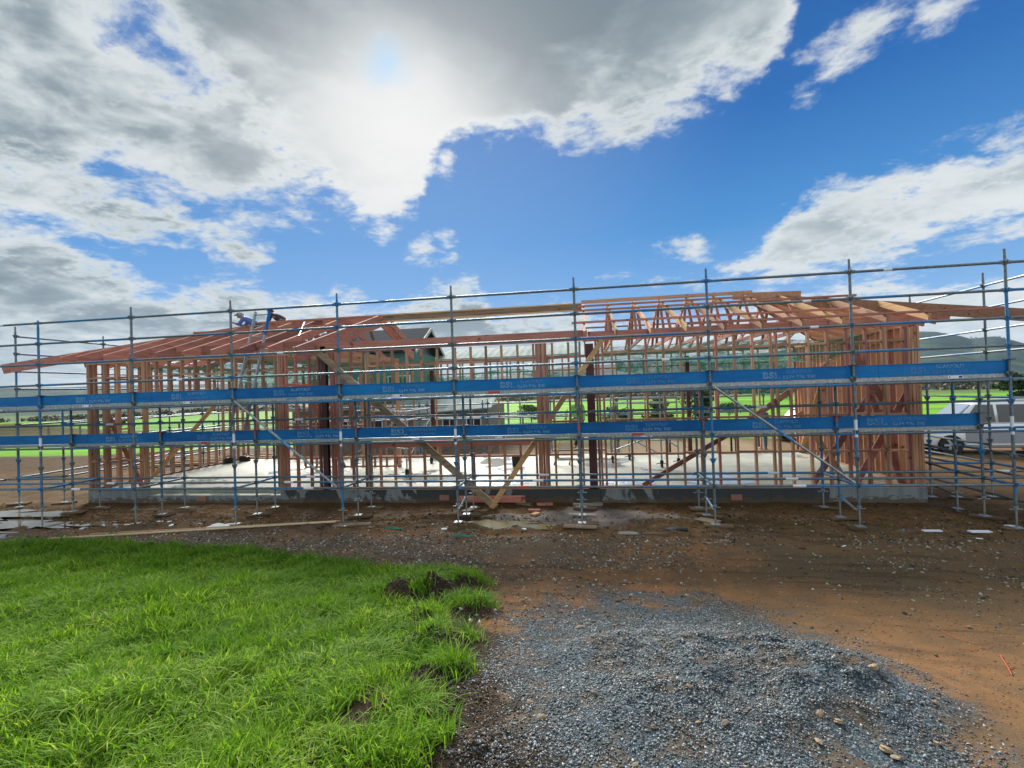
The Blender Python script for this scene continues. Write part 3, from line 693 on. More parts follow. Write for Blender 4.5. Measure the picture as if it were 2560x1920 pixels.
def standard(par, u, v, z1, joint=None):
    org = par['_org']; g0 = gz(u, v)+.045; zb = g0+.27
    key = (round(z1, 2))
    if key not in STDM: STDM[key] = std_mesh(.36, z1).mesh('standard', W['tube'])
    o = bpy.data.objects.new('standard', STDM[key]); COL.objects.link(o); o.parent = par
    o.location = (u-org[0], v-org[1], -org[2])
    if 'jack' not in STDM: STDM['jack'] = jack(MB(), 0, .36).mesh('base_jack', W['galv'])
    j = bpy.data.objects.new('base_jack', STDM['jack']); COL.objects.link(j); j.parent = o
    j.location = (0, 0, g0)
    return o
def tubes(par, name, a, b, r=.0242, mt='tube'):
    m_ = MB(); a = Vector(a); b = Vector(b); d = (b-a).normalized()
    m_.tube(a+d*.03, b-d*.03, r, 8)
    for p, s in ((a+d*.035, 1), (b-d*.035, -1)):      # the wedge heads
        m_.bar(p, p+d*.06*s, .03, .055)
    o = m_.build(name, W[mt], par); return o
def stick(par, a, b, t, off, mt='white', name='sticker', ln=.2):
    a = Vector(a); b = Vector(b); d = (b-a).normalized(); p = a+(b-a)*t
    m_ = MB(); m_.tube(p-d*ln/2, p+d*ln/2, .0262, 10); return m_.build(name, W[mt], par)
fr = thing('scaffold', (9.75, .6, 0), 'long blue and grey tube scaffold standing along the near side of the timber frame', 'scaffold', 'scaffolds round the building')
KS = list(range(-1, 9)); US_ = [k*BAY for k in KS]
for u in US_+[UR]:
    standard(fr, u, 0, 4.79 if u > .1 or u < -1 else 4.62)
    standard(fr, u, ROW2, 2.70); standard(fr, u, ROW3, 2.62)
seq = US_+[UR]; seq[0] = UL
for i, (a, b) in enumerate(zip(seq[:-1], seq[1:])):
    for z in LV:
        o = tubes(fr, 'guard_rail', (a,0,z), (b,0,z))
        if (i*7+int(z*10)) % 4 == 1: stick(o, (a,0,z), (b,0,z), .2+.6*rnd.random(), 0, rnd.choice(['white','letter','white']), ln=.14)
    o = tubes(fr, 'guard_rail', (a,ROW2,2.17), (b,ROW2,2.17)); 
    if i % 2: stick(o, (a,ROW2,2.17), (b,ROW2,2.17), .45, 0, 'white', ln=.2)
    for v in (0, ROW2, ROW3):
        o = tubes(fr, 'ledger', (a,v,LB), (b,v,LB))
        if (i+int(v*3)) % 2: stick(o, (a,v,LB), (b,v,LB), .3+.4*rnd.random(), 0, rnd.choice(['white','white','redtape']), ln=.22)
    for v in (0, ROW3): tubes(fr, 'ledger', (a,v,2.555), (b,v,2.555))
    for v in (ROW2, ROW3): tubes(fr, 'ledger', (a,v,1.61), (b,v,1.61))
for u in seq:
    tubes(fr, 'transom', (u,0,LB), (u,ROW2,LB)); tubes(fr, 'transom', (u,ROW2,LB), (u,ROW3,LB))
    tubes(fr, 'transom', (u,0,2.555), (u,ROW3,2.555)); tubes(fr, 'transom', (u,ROW2,1.61), (u,ROW3,1.61))
for k in (4, 6, 7): tubes(fr, 'transom', (k*BAY,0,.30), (k*BAY,ROW2,.42))
for a, b in (((4.93,-.055,2.65),(7.25,-.055,.775)),((14.62,-.055,2.64),(17.01,-.055,.80))):
    o = tubes(fr, 'diagonal_brace', a, b, .0242, 'galv'); stick(o, a, b, .52, 0, 'letter', ln=.35)
# identification stickers on the standards
for k in (0, 2, 3, 4, 7, 8):
    m_ = MB(); m_.tube((k*BAY,0,1.62), (k*BAY,0,1.93), .0262, 10); m_.build('sticker', W['white'], fr)
for k in (1, 2, 3, 5, 6, 7):
    z = 1.98; m_ = MB(); v = ROW2 if k != 5 else 0; m_.tube((k*BAY,v,z-.12), (k*BAY,v,z+.0), .0262, 10); m_.build('sticker', W['redtape'], fr)

# --- end returns and the run behind
def run(label, rows, lv, org, brk=None):
    """rows: list of (list of points, top); consecutive points joined at the levels"""
    t = thing('scaffold', org, label, 'scaffold', 'scaffolds round the building')
    for pts, top, levels in rows:
        for p in pts: standard(t, p[0], p[1], top)
        for a, b in zip(pts[:-1], pts[1:]):
            for z in levels: tubes(t, 'guard_rail' if z > 1.9 else 'ledger', (a[0],a[1],z), (b[0],b[1],z))
    return t
Lo = [(UL, 1.6+2.457*i) for i in range(4)]; Li = [(-1.535, 1.75+2.44*i) for i in range(4)]
lt = run('left end scaffold running back past the left corner of the frame', [(Lo, 4.82, LV+[LB, 2.17, 1.61]), (Li, 2.62, [LB, 1.61, 2.17])], LV, (-2.1, 5, 0))
for a, b in zip(Lo, Li):
    for z in (LB, 1.61, 2.555): tubes(lt, 'transom', (a[0],a[1],z), (b[0],b[1],z))
Ro = [(UR, 2.42), (UR, 4.86), (UR, 7.3), (UR, 9.74)]; Rm = [(UR-.68, 2.42+2.44*i) for i in range(4)]; Ri = [(19.7, 2.42+2.44*i) for i in range(4)]
rtn = run('right end scaffold running back beside the right corner and the silver wagon', [(Ro, 4.84, LV+[LB, 2.17, 1.15]), (Rm, 2.62, [LB, .30, 1.61]), (Ri, 2.62, [LB, 1.15])], LV, (20.2, 5, 0))
for z in LV+[LB, 2.17]: tubes(rtn, 'guard_rail', (UR,0,z), (UR,2.42,z))
for z in (LB, 1.15, .30): tubes(rtn, 'ledger', (19.5,ROW3,z), (19.7,2.42,z)); tubes(rtn, 'ledger', (UR-.68,.03,z), (UR-.68,2.42,z))
for a, b in zip(Ro, Ri):
    for z in (LB, 1.61, 2.555): tubes(rtn, 'transom', (a[0],a[1],z), (b[0],b[1],z))
Bo = [(-1.2+BAY*i, 9.3) for i in range(9)]; Bi = [(-1.2+BAY*i, 8.35) for i in range(9)]
bk = run('far scaffold behind the timber frame, seen through the studs', [(Bo, 2.35, [1.22, 1.66, 2.17]), (Bi, 2.35, [1.66])], LV, (8.5, 8.9, 0))

# --- toe boards with lettering, decks and sole boards
def text_mesh(body, size, mt, ext=.0012, width=None):
    cu = bpy.data.curves.new('t', 'FONT'); cu.body = body; cu.size = size; cu.extrude = ext; cu.resolution_u = 2
    cu.offset = .0035*size/.1
    ob = bpy.data.objects.new('t', cu); COL.objects.link(ob)
    me = bpy.data.meshes.new_from_object(ob.evaluated_get(bpy.context.evaluated_depsgraph_get()))
    bpy.data.objects.remove(ob)
    co = np.zeros(len(me.vertices)*3, np.float32); me.vertices.foreach_get('co', co); co = co.reshape(-1, 3)
    x0, x1 = co[:, 0].min(), co[:, 0].max(); sx = (width/(x1-x0)) if width else 1
    new = np.stack([(co[:, 0]-x0)*sx, -co[:, 2], co[:, 1]], -1); me.vertices.foreach_set('co', new.astype(np.float32).ravel())
    me.materials.clear(); me.materials.append(W[mt]); me.update(); return me
TB = text_mesh('BSL', .155, 'letter', width=.30)
TS = text_mesh('SCAFFOLD', .085, 'letter', width=.44); TP = text_mesh('0274 996 998', .085, 'letter', width=.56)
TB2 = text_mesh('BSL', .185, 'letter', width=.36); TS2 = text_mesh('SCAFFOLDING', .088, 'letter', width=.60)
NT_ = [0]
def toeboard(u0, u1, v, z0, h, lab, txt=True, big=False, x0=None):
    m_ = MB(); t = .004; NT_[0] += 1; v += .007*((NT_[0]//2) % 2); z0 += .003*((NT_[0]//2) % 2)
    L = u1-u0
    m_.box(-.10, L+.02, 0, .028, 0, h)                      # board with folded lips
    m_.box(-.10, L+.02, -.009, .0, h-.012, h-.001); m_.box(-.10, L+.02, -.008, -.0005, .001, .012)
    m_.box(.42, .425, -.0045, -.0006, .014, h-.014)
    ob = solo(m_, 'toe_board', W['toe'], (0, 0, 0), lab, 'toe board', 'blue toe boards')
    ob.location = (u0, v, z0); ob['_org'] = (0, 0, 0)
    if txt:
        x = x0 if x0 else .88
        for me, xx, zz in (((TB2, x, .05), (TS2, x+.42, .125), (TP, x+.44, .035)) if big else ((TB, x, .045), (TS, x+.40, .125), (TP, x+.34, .03))):
            q = bpy.data.objects.new('lettering', me); COL.objects.link(q); q.parent = ob; q.location = (xx, -.0022, zz)
    return ob
def deck(u0, u1, v0, n, ztop, lab, stick_=None):
    L = u1-u0; W_ = .225
    t = thing('scaffold_deck', (u0, v0, ztop-.066), lab, 'scaffold deck', 'steel plank decks')
    for i in range(n):
        m_ = MB(); y = v0+i*(W_+.006)
        m_.box(u0+.01, u1-.01, y, y+W_, ztop-.012, ztop); m_.box(u0+.01, u1-.01, y, y+.003, ztop-.066, ztop-.0125); m_.box(u0+.01, u1-.01, y+W_-.003, y+W_, ztop-.066, ztop-.0125)
        m_.box(u0+.01, u1-.01, y+.0035, y+.025, ztop-.066, ztop-.062); m_.box(u0+.012, u0+.02, y+.004, y+W_-.004, ztop-.066, ztop-.0125)
        m_.build('plank', W['galv'], t)
    if stick_:
        s0 = u0+L*stick_[0]; m_ = MB(); m_.box(s0, s0+.24, v0-.0028, v0-.0006, ztop-.058, ztop-.008); s = m_.build('sticker', W[stick_[1]], t)
        if stick_[1] == 'white':
            m_ = MB(); m_.box(s0+.17, s0+.225, v0-.005, v0-.003, ztop-.05, ztop-.016); m_.box(s0+.02, s0+.035, v0-.005, v0-.003, ztop-.045, ztop-.02); m_.build('sticker_print', W['bluedot'], s)
    return t
N_ = ['at the left picture edge','one bay in from the left','second bay from the left','with the clearest lettering, right of the ladder','left of the middle','just right of the middle','in front of the right steel column','right of the upper diagonal brace','at the right corner','beyond the right corner']
for i, (a, b) in enumerate(zip(seq[:-1], seq[1:])):
    side = ['beyond the left picture edge','over the puddles at the far left','above the left corner of the frame','below the two roof workers','in front of the left steel column','in front of the window opening','meeting the right steel column','half way along the right wing','left of the right corner post','in front of the silver wagon at the right end'][i]
    st = {2:(.5,'white'),3:(.5,'letter'),4:(.46,'white'),5:(.28,'redtape'),1:(.45,'white'),8:(.62,'white')}.get(i)
    if i < 9:
        toeboard(a, b, .030, 2.667, .222, 'blue steel toe board of the upper deck '+side, i not in (0, 9), False, .93)
        deck(a, b, .030, 5, 2.662, 'grey steel plank deck, upper level, '+side, st)
        stL = {3:None,4:(.52,'white'),5:(.27,'white'),2:(.42,'redtape'),6:(.43,'redtape')}.get(i)
        toeboard(a, b, ROW2+.030, 1.715, .226, 'blue steel toe board of the lower deck '+side, i not in (0, 9), i in (3, 4, 8), {3:1.02,4:.80,8:.55}.get(i, .93))
        deck(a, b, ROW2+.030, 3, 1.710, 'grey steel plank deck, lower level, '+side, stL)
    # black end clips
    if i:
        m_ = MB(); m_.box(a-.06, a+.07, -.04, .075, 2.893, 2.905); m_.build('board_clip', W['black'], fr)
        m_ = MB(); m_.box(a-.05, a+.10, ROW2-.035, ROW2+.075, 1.945, 1.955); m_.build('board_clip', W['black'], fr)
# tail of the left end deck and the right end deck, seen end on
deck(19.55, 20.8, 2.5, 5, 1.71, 'grey steel plank deck beside the right corner in front of the wagon')
SB = MB(); SB.box(-.25,.25,-.10,.10,-.018,.018); W['muddy'] = mat('muddy_board', wood((.17,.125,.085), (.085,.06,.04), 'x'), .9, spec=.05); SBM = SB.mesh('sole_board', W['muddy'])
SOLE = [(1,1,-.2),(2,0,.5),(2,1,.55),(3,1,.1),(4,1,.2),(5,0,0),(5,2,0),(6,1,-.5),(6,0,-.1),(7,0,.0),(7,1,.05),(8,0,-.05),(8,1,-.6),(8,2,-.5),(0,2,.1),(1,2,.15),(2,2,.5),(3,2,.0),(4,2,1.2),(6,2,.1),(7,2,-.5),(0,1,.2),(3,0,.2)]
rown = ['front','middle','wall-side']
for k, r_, th in SOLE:
    u = k*BAY; v = (0, ROW2, ROW3)[r_]
    o = bpy.data.objects.new('sole_board', SBM); COL.objects.link(o); o.location = (u+.05, v, gz(u, v)+.02); o.rotation_euler = (rnd.uniform(-.04,.04), rnd.uniform(-.03,.03), th)
    tag(o, f'worn timber sole board under the {rown[r_]} scaffold leg, {ORD[k]} bay line from the left', 'sole board', 'timber sole boards')
for i, (u, v) in enumerate(((20.875,2.42),(20.2,2.42),(19.7,2.42),(20.875,4.86),(UL,1.6),(-1.535,1.75),(UL,4.06))):
    o = bpy.data.objects.new('sole_board', SBM); COL.objects.link(o); o.location = (u, v, gz(u, v)+.02); o.rotation_euler = (0, 0, -.55 if u > 10 else .3)
    tag(o, ['timber sole board under the tall right end leg nearest the corner','timber sole board between two right end scaffold legs','timber sole board beside the right corner of the foundation','timber sole board under the second tall right end leg','timber sole board under the tall leg in the left puddle','timber sole board by the left corner of the foundation','timber sole board under the farther left end leg'][i], 'sole board', 'timber sole boards')
# ------------------------------------------------------------------ slab and foundation
UW0, UW1, VW0, VW1 = -.85, 19.25, 1.8, 7.85
ZS = .36
sl_ = thing('concrete_floor', ((UW0+UW1)/2, 4.8, -.1), 'pale wet concrete floor slab of the new house on its dark-tarred footing', 'concrete slab')
m_ = MB(); m_.box(UW0+.02, 1.02, VW0+.02, VW1-.02, .2, ZS); m_.box(1.02, 4.72, VW0+.38, VW1-.02, .2, ZS); m_.box(4.72, UW1-.02, VW0+.02, VW1-.02, .2, ZS)
m_.build('slab', W['slab'], sl_)
m_ = MB(); m_.box(1.022, 4.718, VW0+.004, VW0+.379, .15, .235); m_.build('door_rebate', W['slab'], sl_)
m_ = MB(); m_.box(UW0, 1.02, VW0, VW0+.019, -.1, ZS-.004); m_.box(1.0201, 4.7199, VW0, VW0+.0035, -.1, .23); m_.box(4.72, UW1, VW0, VW0+.019, -.1, ZS-.004)
m_.box(UW1-.019, UW1, VW0+.02, VW1, -.1, ZS-.004); m_.box(UW0, UW0+.019, VW0+.02, VW1, -.1, ZS-.004)
m_.build('footing', W['fnd'], sl_)
for u, z, n in ((2.55,.16,0),(8.95,.17,0),(15.5,.17,0)):
    m_ = MB(); m_.box(-.115,.115,-.03,.006,-.06,.06)
    lab = {2.55:'pink brick set against the footing under the garage opening',8.95:'pink brick against the footing left of the middle leg',15.5:'pink brick against the black footing on the right'}[u]
    o = solo(m_, 'brick', W['brick'], (0,0,0), lab, 'brick', 'bricks against the footing'); o.location = (u, VW0-.01, z)

# ------------------------------------------------------------------ timber walls
def frame(label, org): return thing('wall_frame', org, label, 'wall frame', 'timber wall frames')
T = .045; DP = .09
def studs(par, us, v, z0, z1, mt='pinez', along='u', name='stud', t=T, dp=DP):
    """studs standing on a wall line: along u at depth v, or along v at u"""
    for q in us:
        q2 = q[0] if isinstance(q, tuple) else q; mk = q[1] if isinstance(q, tuple) else mt
        m_ = MB()
        j = rnd.uniform(-.006, .006)
        if along == 'u': m_.box(q2-t/2, q2+t/2, v, v+dp, z0, z1)
        else: m_.box(v, v+dp, q2-t/2, q2+t/2, z0, z1)
        m_.build(name, W[mk], par)
def rail(par, a, b, v, z, h=T, mt='pinex', along='u', name='nog', dp=DP, inset=0):
    m_ = MB()
    if along == 'u': m_.box(a, b, v+inset, v+dp-inset, z, z+h)
    else: m_.box(v+inset, v+dp-inset, a, b, z, z+h)
    return m_.build(name, W[mt], par)
def nogs(par, us, v, zs, mt='pinex', along='u', skip=()):
    for z in zs:
        for a, b in zip(us[:-1], us[1:]):
            if b-a < .08 or b-a > .8: continue
            zz = z+rnd.uniform(-.012, .012)
            rail(par, a+T/2+.001, b-T/2-.001, v, zz, along=along, mt=mt, inset=.002)
VF = VW0+.012; TOPZ = 3.72
f0 = frame('near wall frame with a wide window opening between the two red steel columns', (8, VF, ZS))
ZB = ZS+.046
def seg(par, us, z0=ZB, z1=TOPZ, mt='pinez', ng=(1.12, 1.88, 2.62, 3.36), **k):
    studs(par, us, VF, z0, z1, mt); nogs(par, [q[0] if isinstance(q, tuple) else q for q in us], VF, [z for z in ng if z0 < z < z1-.1], **k)
# short return left of the garage opening
fl = frame('short wall frame at the left corner with paired corner studs', (0, VF, ZS))
us = [-.82,-.765,-.62,-.30,-.245,.09,.46,.86,.91]
studs(fl, us, VF, ZB, TOPZ, 'pinez'); nogs(fl, us, VF, (1.12, 3.33)); rail(fl, UW0, 1.0, VF, ZS+.001, .044, name='bottom_plate')
# garage head: lintel and cripple studs
us = [1.0,1.24,1.62,2.0,2.38,2.77,3.15,3.53,3.91,4.29,4.64]
studs(fl, us, VF, 2.86, TOPZ, 'pinez'); nogs(fl, us, VF, (3.33,)); rail(fl, .93, 4.65, VF, 2.56, .295, 'pinex', name='lintel')
rail(fl, UW0, 5.0, VF, TOPZ+.001, .09, 'pinex', name='top_plate')
# between garage and window
us = [(4.68,'oldz'),(4.73,'pinez'),(4.785,'pinkz'),(4.84,'pinez'),(4.92,'pinkz'),(5.19,'pinkz'),(5.55,'pinkz'),(5.80,'pinkz')]
studs(f0, us, VF, ZB, TOPZ); nogs(f0, [4.92,5.19,5.55,5.80], VF, (1.12,1.90,3.33), 'pinkx')
studs(f0, [(6.13,'pinkz'),(6.185,'pinkz'),(6.66,'pinkz'),(7.0,'oldz'),(7.055,'pinez'),(7.11,'oldz')], VF, ZB, TOPZ)
nogs(f0, [6.185,6.66,7.0], VF, (1.12,1.90,3.33), 'pinex')
rail(f0, 6.27, 6.37, VF-.02, ZS+.05, 3.4, 'pinkz', name='post', dp=.11); 
rail(f0, 4.72, UW1, VF, ZS+.001, .044, name='bottom_plate')
# window opening: sill, cripples below, head and cripples above
us = [7.36,7.73,8.10,8.47,8.86,9.30,9.68,10.05,10.42,10.80,11.17]
studs(f0, us, VF, ZB, 1.375, 'pinez'); nogs(f0, [7.11]+us+[11.24], VF, (1.12,), 'pinkx')
rail(f0, 7.14, 11.2, VF-.003, 1.376, .145, 'pinkx', name='sill_beam', dp=.095)
rail(f0, 7.14, 11.2, VF-.003, 2.60, .24, 'pinkx', name='lintel', dp=.095)
studs(f0, us, VF, 2.842, TOPZ, 'pinez'); nogs(f0, [7.11]+us+[11.24], VF, (3.33,))
studs(f0, [(11.24,'pinkz'),(11.29,'pinez'),(11.345,'pinkz'),(11.40,'pinez'),(11.45,'pinkz')], VF, ZB, TOPZ)
for z in (.62,.95,1.25): pass
us = [11.45,11.61,11.98,12.24]
f0a = f0; f0 = frame('near wall frame of the right wing from the right steel column to the corner', (15.5, VF, ZS))
studs(f0, us[1:], VF, ZB, TOPZ, 'pinez'); nogs(f0, us, VF, (1.12,1.88,2.62,3.36), 'pinkx')
studs(f0, [(12.60,'pinkz'),(12.655,'pinkz'),(12.75,'pinkz')], VF, ZB, TOPZ)
us = [12.75]+[12.96+.3755*i for i in range(17)]
studs(f0, [(q, 'pinkz' if rnd.random() < .25 else 'pinez') for q in us[1:]], VF, ZB, TOPZ)
nogs(f0, us, VF, (1.115,1.88,2.66,3.42), 'pinex')
studs(f0, [16.45,18.55,19.02,19.10,19.155,19.21], VF, ZB, TOPZ, 'pinez')
rail(f0a, 5.3, 12.42, VF-.02, 3.74, .235, 'pinkx', name='top_beam', dp=.09)
rail(f0, 12.43, UW1, VF-.004, 3.735, .20, 'pinkx', name='top_plate', dp=.10)
# let-in diagonal brace inside the right wing
m_ = MB(); m_.bar((13.55,VF+.115,ZS+.05), (15.75,VF+.115,1.72), .045, .10); m_.build('diagonal_brace', W['pinkx'], f0)
m_ = MB(); m_.bar((15.75,VF+.115,1.74), (17.6,VF+.115,3.05), .045, .12); m_.build('diagonal_brace', W['pinex'], f0)
# outer raking props
def prop(a, b, mt, lab, w_=.045, h=.14):
    m_ = MB(); m_.bar(a, b, w_, h); return solo(m_, 'raking_prop', W[mt], a, lab, 'timber prop', 'raking timber props')
prop((10.28,1.28,.06), (5.85,1.72,3.78), 'oldx', 'long dark plank propping the left steel column from its foot at the wall middle', .045, .15)
prop((10.18,1.22,.06), (12.75,1.71,3.72), 'tanx', 'thin weathered plank rising right from the wall middle to the right steel column', .045, .11)
m_ = MB(); m_.box(9.35,10.9,1.60,1.645,.10,.245); solo(m_, 'timber_plank', W['pinkx'], (10.1,1.62,.1), 'short pink plank on edge behind the crossing prop feet', 'plank')
for u0, u1, lab in ((5.89,6.02,'left'),(12.37,12.55,'right')):
    m_ = MB(); v0 = VW0-.008
    m_.box(u0, u1, v0, v0+.008, ZS, 3.66 if lab == 'right' else 3.9); m_.box(u0, u1, v0+.12, v0+.128, ZS, 3.66); m_.box((u0+u1)/2-.004, (u0+u1)/2+.004, v0+.0085, v0+.1195, ZS, 3.66)
    m_.box(u0-.04, u1+.04, v0+.0, v0+.13, ZS+.0, ZS+.012)
    solo(m_, 'steel_column', W['redsteel'], ((u0+u1)/2, v0, ZS), f'dark red steel column standing in the near wall, {lab} of the two', 'steel column', 'red steel columns')

# end walls and back wall
fe = frame('left end wall frame receding to the back corner', (UW0, 4.8, ZS))
vs = [2.25,2.62,3.0,3.37,3.75,4.12,4.5,4.87,5.25,5.62,6.0,6.37,6.75,7.12,7.5,7.8]
open_ = [v for v in vs if 3.2 < v < 6.5]; rest = [v for v in vs if v not in open_]
studs(fe, rest, UW0+.01, ZB, TOPZ, 'pinez', 'v'); studs(fe, open_, UW0+.01, ZB, 1.50, 'pinez', 'v'); studs(fe, open_, UW0+.01, 2.95, TOPZ, 'pinez', 'v')
rail(fe, 3.03, 6.72, UW0+.01, 1.501, .045, 'piney', 'v', 'sill'); rail(fe, 3.03, 6.72, UW0+.01, 2.75, .198, 'pinky', 'v', 'lintel')
rail(fe, 1.91, VW1, UW0+.01, ZS+.001, .044, 'piney', 'v', 'bottom_plate'); rail(fe, 1.91, VW1, UW0+.01, TOPZ+.001, .09, 'piney', 'v', 'top_plate')
nogs(fe, vs, UW0+.01, (1.10,3.33), 'piney', 'v'); nogs(fe, [2.25,2.62,3.0], UW0+.01, (1.9,2.6), 'piney', 'v')
m_ = MB(); m_.bar((UW0+.135,3.6,ZS), (UW0+.135,6.6,2.75), .14, .045, (1,0,0)); m_.build('diagonal_brace', W['tany'], fe)
m_ = MB(); m_.bar((UW0+.2,1.98,2.9), (.62,2.0,ZS+.02), .045, .12); m_.build('diagonal_brace', W['pinkx'], fe)
fx = frame('right end wall frame of closely spaced studs running back from the corner', (UW1, 4.8, ZS))
vs = [1.96+.235*i for i in range(26)]
studs(fx, [(v, 'pinkz' if rnd.random() < .3 else 'pinez') for v in vs], UW1-.15, ZB, TOPZ, 'pinez', 'v', dp=.14)
rail(fx, 1.91, VW1, UW1-.15, ZS+.001, .044, 'piney', 'v', 'bottom_plate', dp=.14); rail(fx, 1.91, VW1, UW1-.15, TOPZ+.001, .09, 'piney', 'v', 'top_plate', dp=.14)
nogs(fx, vs, UW1-.10, (1.12,1.88,2.66,3.42), 'tany', 'v')
for a, b, mt in (((UW1-.2,2.3,ZS),(UW1-.2,3.9,3.3),'pinky'),((18.0,2.05,ZS),(UW1-.2,2.0,2.3),'pinkx'),((17.2,2.1,ZS+.05),(18.4,2.1,2.3),'pinkx'),((18.3,3.2,ZS),(17.4,3.2,1.9),'tanx'),((UW1-.2,5.2,3.4),(UW1-.2,7.4,ZS),'tany'),((17.9,2.0,3.5),(18.9,2.0,1.6),'pinkx')):
    m_ = MB(); m_.bar(a, b, .045, .13, (0,0,1) if abs(a[0]-b[0]) > .3 else (1,0,0)); m_.build('diagonal_brace', W[mt], fx)
fb = frame('far wall frame with wide openings to the green paddock', (9, VW1, ZS))
VB = VW1-.09
def bseg(us, z0, z1, mt='pinez'): studs(fb, us, VB, z0, z1, mt)
bseg([-.6,-.2,.2,.6,1.0,1.05,3.3,3.7,4.1,4.15,4.55,5.3,5.7,6.1], ZB, TOPZ)
bseg([1.4,1.8,2.2,2.6,3.0], 2.6, TOPZ); bseg([1.4,1.8,2.2,2.6,3.0], ZB, 1.2); rail(fb, 1.05, 3.3, VB, 1.2, .045, 'pinex', name='sill')
wide = [6.5+.46*i for i in range(28)]
for q in wide:
    full = any(abs(q-p) < .2 for p in (7.0,9.3,12.0,14.3,16.7,18.0))
    bseg([q], ZB if full else 2.75, TOPZ)
rail(fb, 6.1, UW1, VB, 2.58, .17, 'pinex', name='lintel'); rail(fb, UW0, UW1, VB, TOPZ+.001, .09, 'pinex', name='top_plate'); rail(fb, 6.1, UW1, VB, 3.28, .045, 'pinex', name='nog_rail', inset=.003)
rail(fb, UW0, 7.0, VB, ZS+.001, .044, 'pinex', name='bottom_plate')
fi = frame('inner partition frame standing across the left room', (5.3, 5.4, ZS))
studs(fi, [3.2,3.6,4.0,4.4,4.8,5.2,5.6,6.0,6.4,6.45], 5.4, ZB, TOPZ-.05, 'pinez'); rail(fi, 3.2, 6.47, 5.4, ZS+.001, .044, 'pinex', name='bottom_plate'); rail(fi, 3.2, 6.47, 5.4, TOPZ-.049, .045, 'pinex', name='top_plate')
nogs(fi, [3.2,3.6,4.0,4.4,4.8,5.2,5.6,6.0,6.4], 5.4, (1.15,1.95,2.75))
m_ = MB(); m_.bar((3.3,5.36,3.0), (4.6,5.36,ZS), .045, .12); m_.build('diagonal_brace', W['pinkx'], fi)
for u in (6.9, 15.6):
    m_ = MB(); m_.box(u, u+.12, 7.3, 7.42, ZS, 3.6); solo(m_, 'steel_column', W['redsteel'], (u, 7.3, ZS), 'dark red steel column in the far wall, '+('behind the left window opening' if u < 9 else 'behind the right wing studs'), 'steel column', 'red steel columns')

# ------------------------------------------------------------------ roofs
SLP = .325; VR = 5.0; ZR = 5.13     # top of ridge
def zr(v): return ZR-SLP*abs(VR-v)
def rafter(par, u, v0, v1, mt, dp=.20, t=.045, off=0., name='rafter', u1=None):
    u1 = u if u1 is None else u1
    c = dp/2/math.cos(math.atan(SLP))
    m_ = MB(); m_.bar((u, v0, zr(v0)-c-off), (u1, v1, zr(v1)-c-off), t, dp); return m_.build(name, W[mt], par)
rl = thing('roof_frame', (2.6, 5, 3.8), 'pink timber roof framing over the left wing with deep rafters and a hip', 'roof frame', 'timber roof frames')
VE = 1.2; HL = -2.30     # hip line of the left roof: u - v = HL-... (u = v+HL-... )
hipu = lambda v: v-2.72
for i, u in enumerate([-.86,-.36,.40,1.15,1.90,2.66,3.41,4.17,4.92]):
    v1 = min(VR, u+2.72)
    if i == 0: rafter(rl, u, VE+.0, 1.85, 'pinky', .19)
    elif i == 1: rafter(rl, u, VE-.02, max(v1, 2.3), 'pinky', .19)
    else: rafter(rl, u, VE, v1, 'pinky', .195)
    if v1 >= VR: rafter(rl, u, VR, 8.3, 'pinky', .20)
o = rafter(rl, 5.72, VE-.12, VR, 'pinky', .36, .05, name='barge_board', u1=6.10)
rafter(rl, 6.10, VR, 7.9, 'pinky', .30, .05, name='barge_board'); rafter(rl, 6.32, VR+.35, 6.6, 'pinky', .22)
c = .13
m_ = MB(); m_.bar((hipu(.72), .72, zr(.72)-c), (2.28, VR, ZR-c), .045, .235); m_.build('hip_rafter', W['pinkx'], rl)
m_ = MB(); m_.bar((hipu(.72), 10-.72, zr(.72)-c), (2.28, VR, ZR-c), .045, .235); m_.build('hip_rafter', W['pinkx'], rl)
m_ = MB(); m_.box(2.0, 6.2, VR-.022, VR+.022, ZR-.235, ZR+.01); m_.build('ridge_board', W['pinkx'], rl)
for j, v in enumerate((2.3,3.0,3.7,4.4,5.2,5.9,6.6)):   # jack rafters of the left hip slope
    vq = v if v < VR else v; uu = (min(v, 10-v))-2.72
    if uu > -1.1:
        m_ = MB(); zt = zr(v); zl = ZR-SLP*(2.28+1.45)
        m_.bar((-1.45, v, zl-c), (uu, v, zt-c), .045, .20); m_.build('jack_rafter', W['pinky'], rl)
for u0, u1, v in ((.9,5.6,3.55),(2.0,6.0,4.65)):
    m_ = MB(); m_.box(u0, u1, v-.045, v+.045, zr(v)+.002, zr(v)+.045); m_.build('purlin', W['pinkx'], rl)
# galvanised strap brace crossing the rafters, blocking and steel plates
m_ = MB(); m_.bar((4.05,4.2,zr(4.2)+.05), (5.0,2.35,zr(2.35)+.008), .02, .003); m_.build('steel_strap', W['galv'], rl)
for u in (1.55,2.28,3.03,3.79,4.54,5.25):
    for v in (1.75,):
        m_ = MB(); m_.box(u-.33, u+.33, v-.02, v+.02, zr(v)-.15, zr(v)-.02); m_.build('blocking', W['pinkx'], rl)
for k in range(9):
    u = [1.15,1.90,2.66,3.41,4.17,4.92][k % 6]; v = 1.9+.75*(k//6)+.3*rnd.random()*3
    m_ = MB(); m_.box(u-.0255, u-.0226, v, v+.17, zr(v)-.16, zr(v)-.05); m_.build('nail_plate', W['galv'], rl)
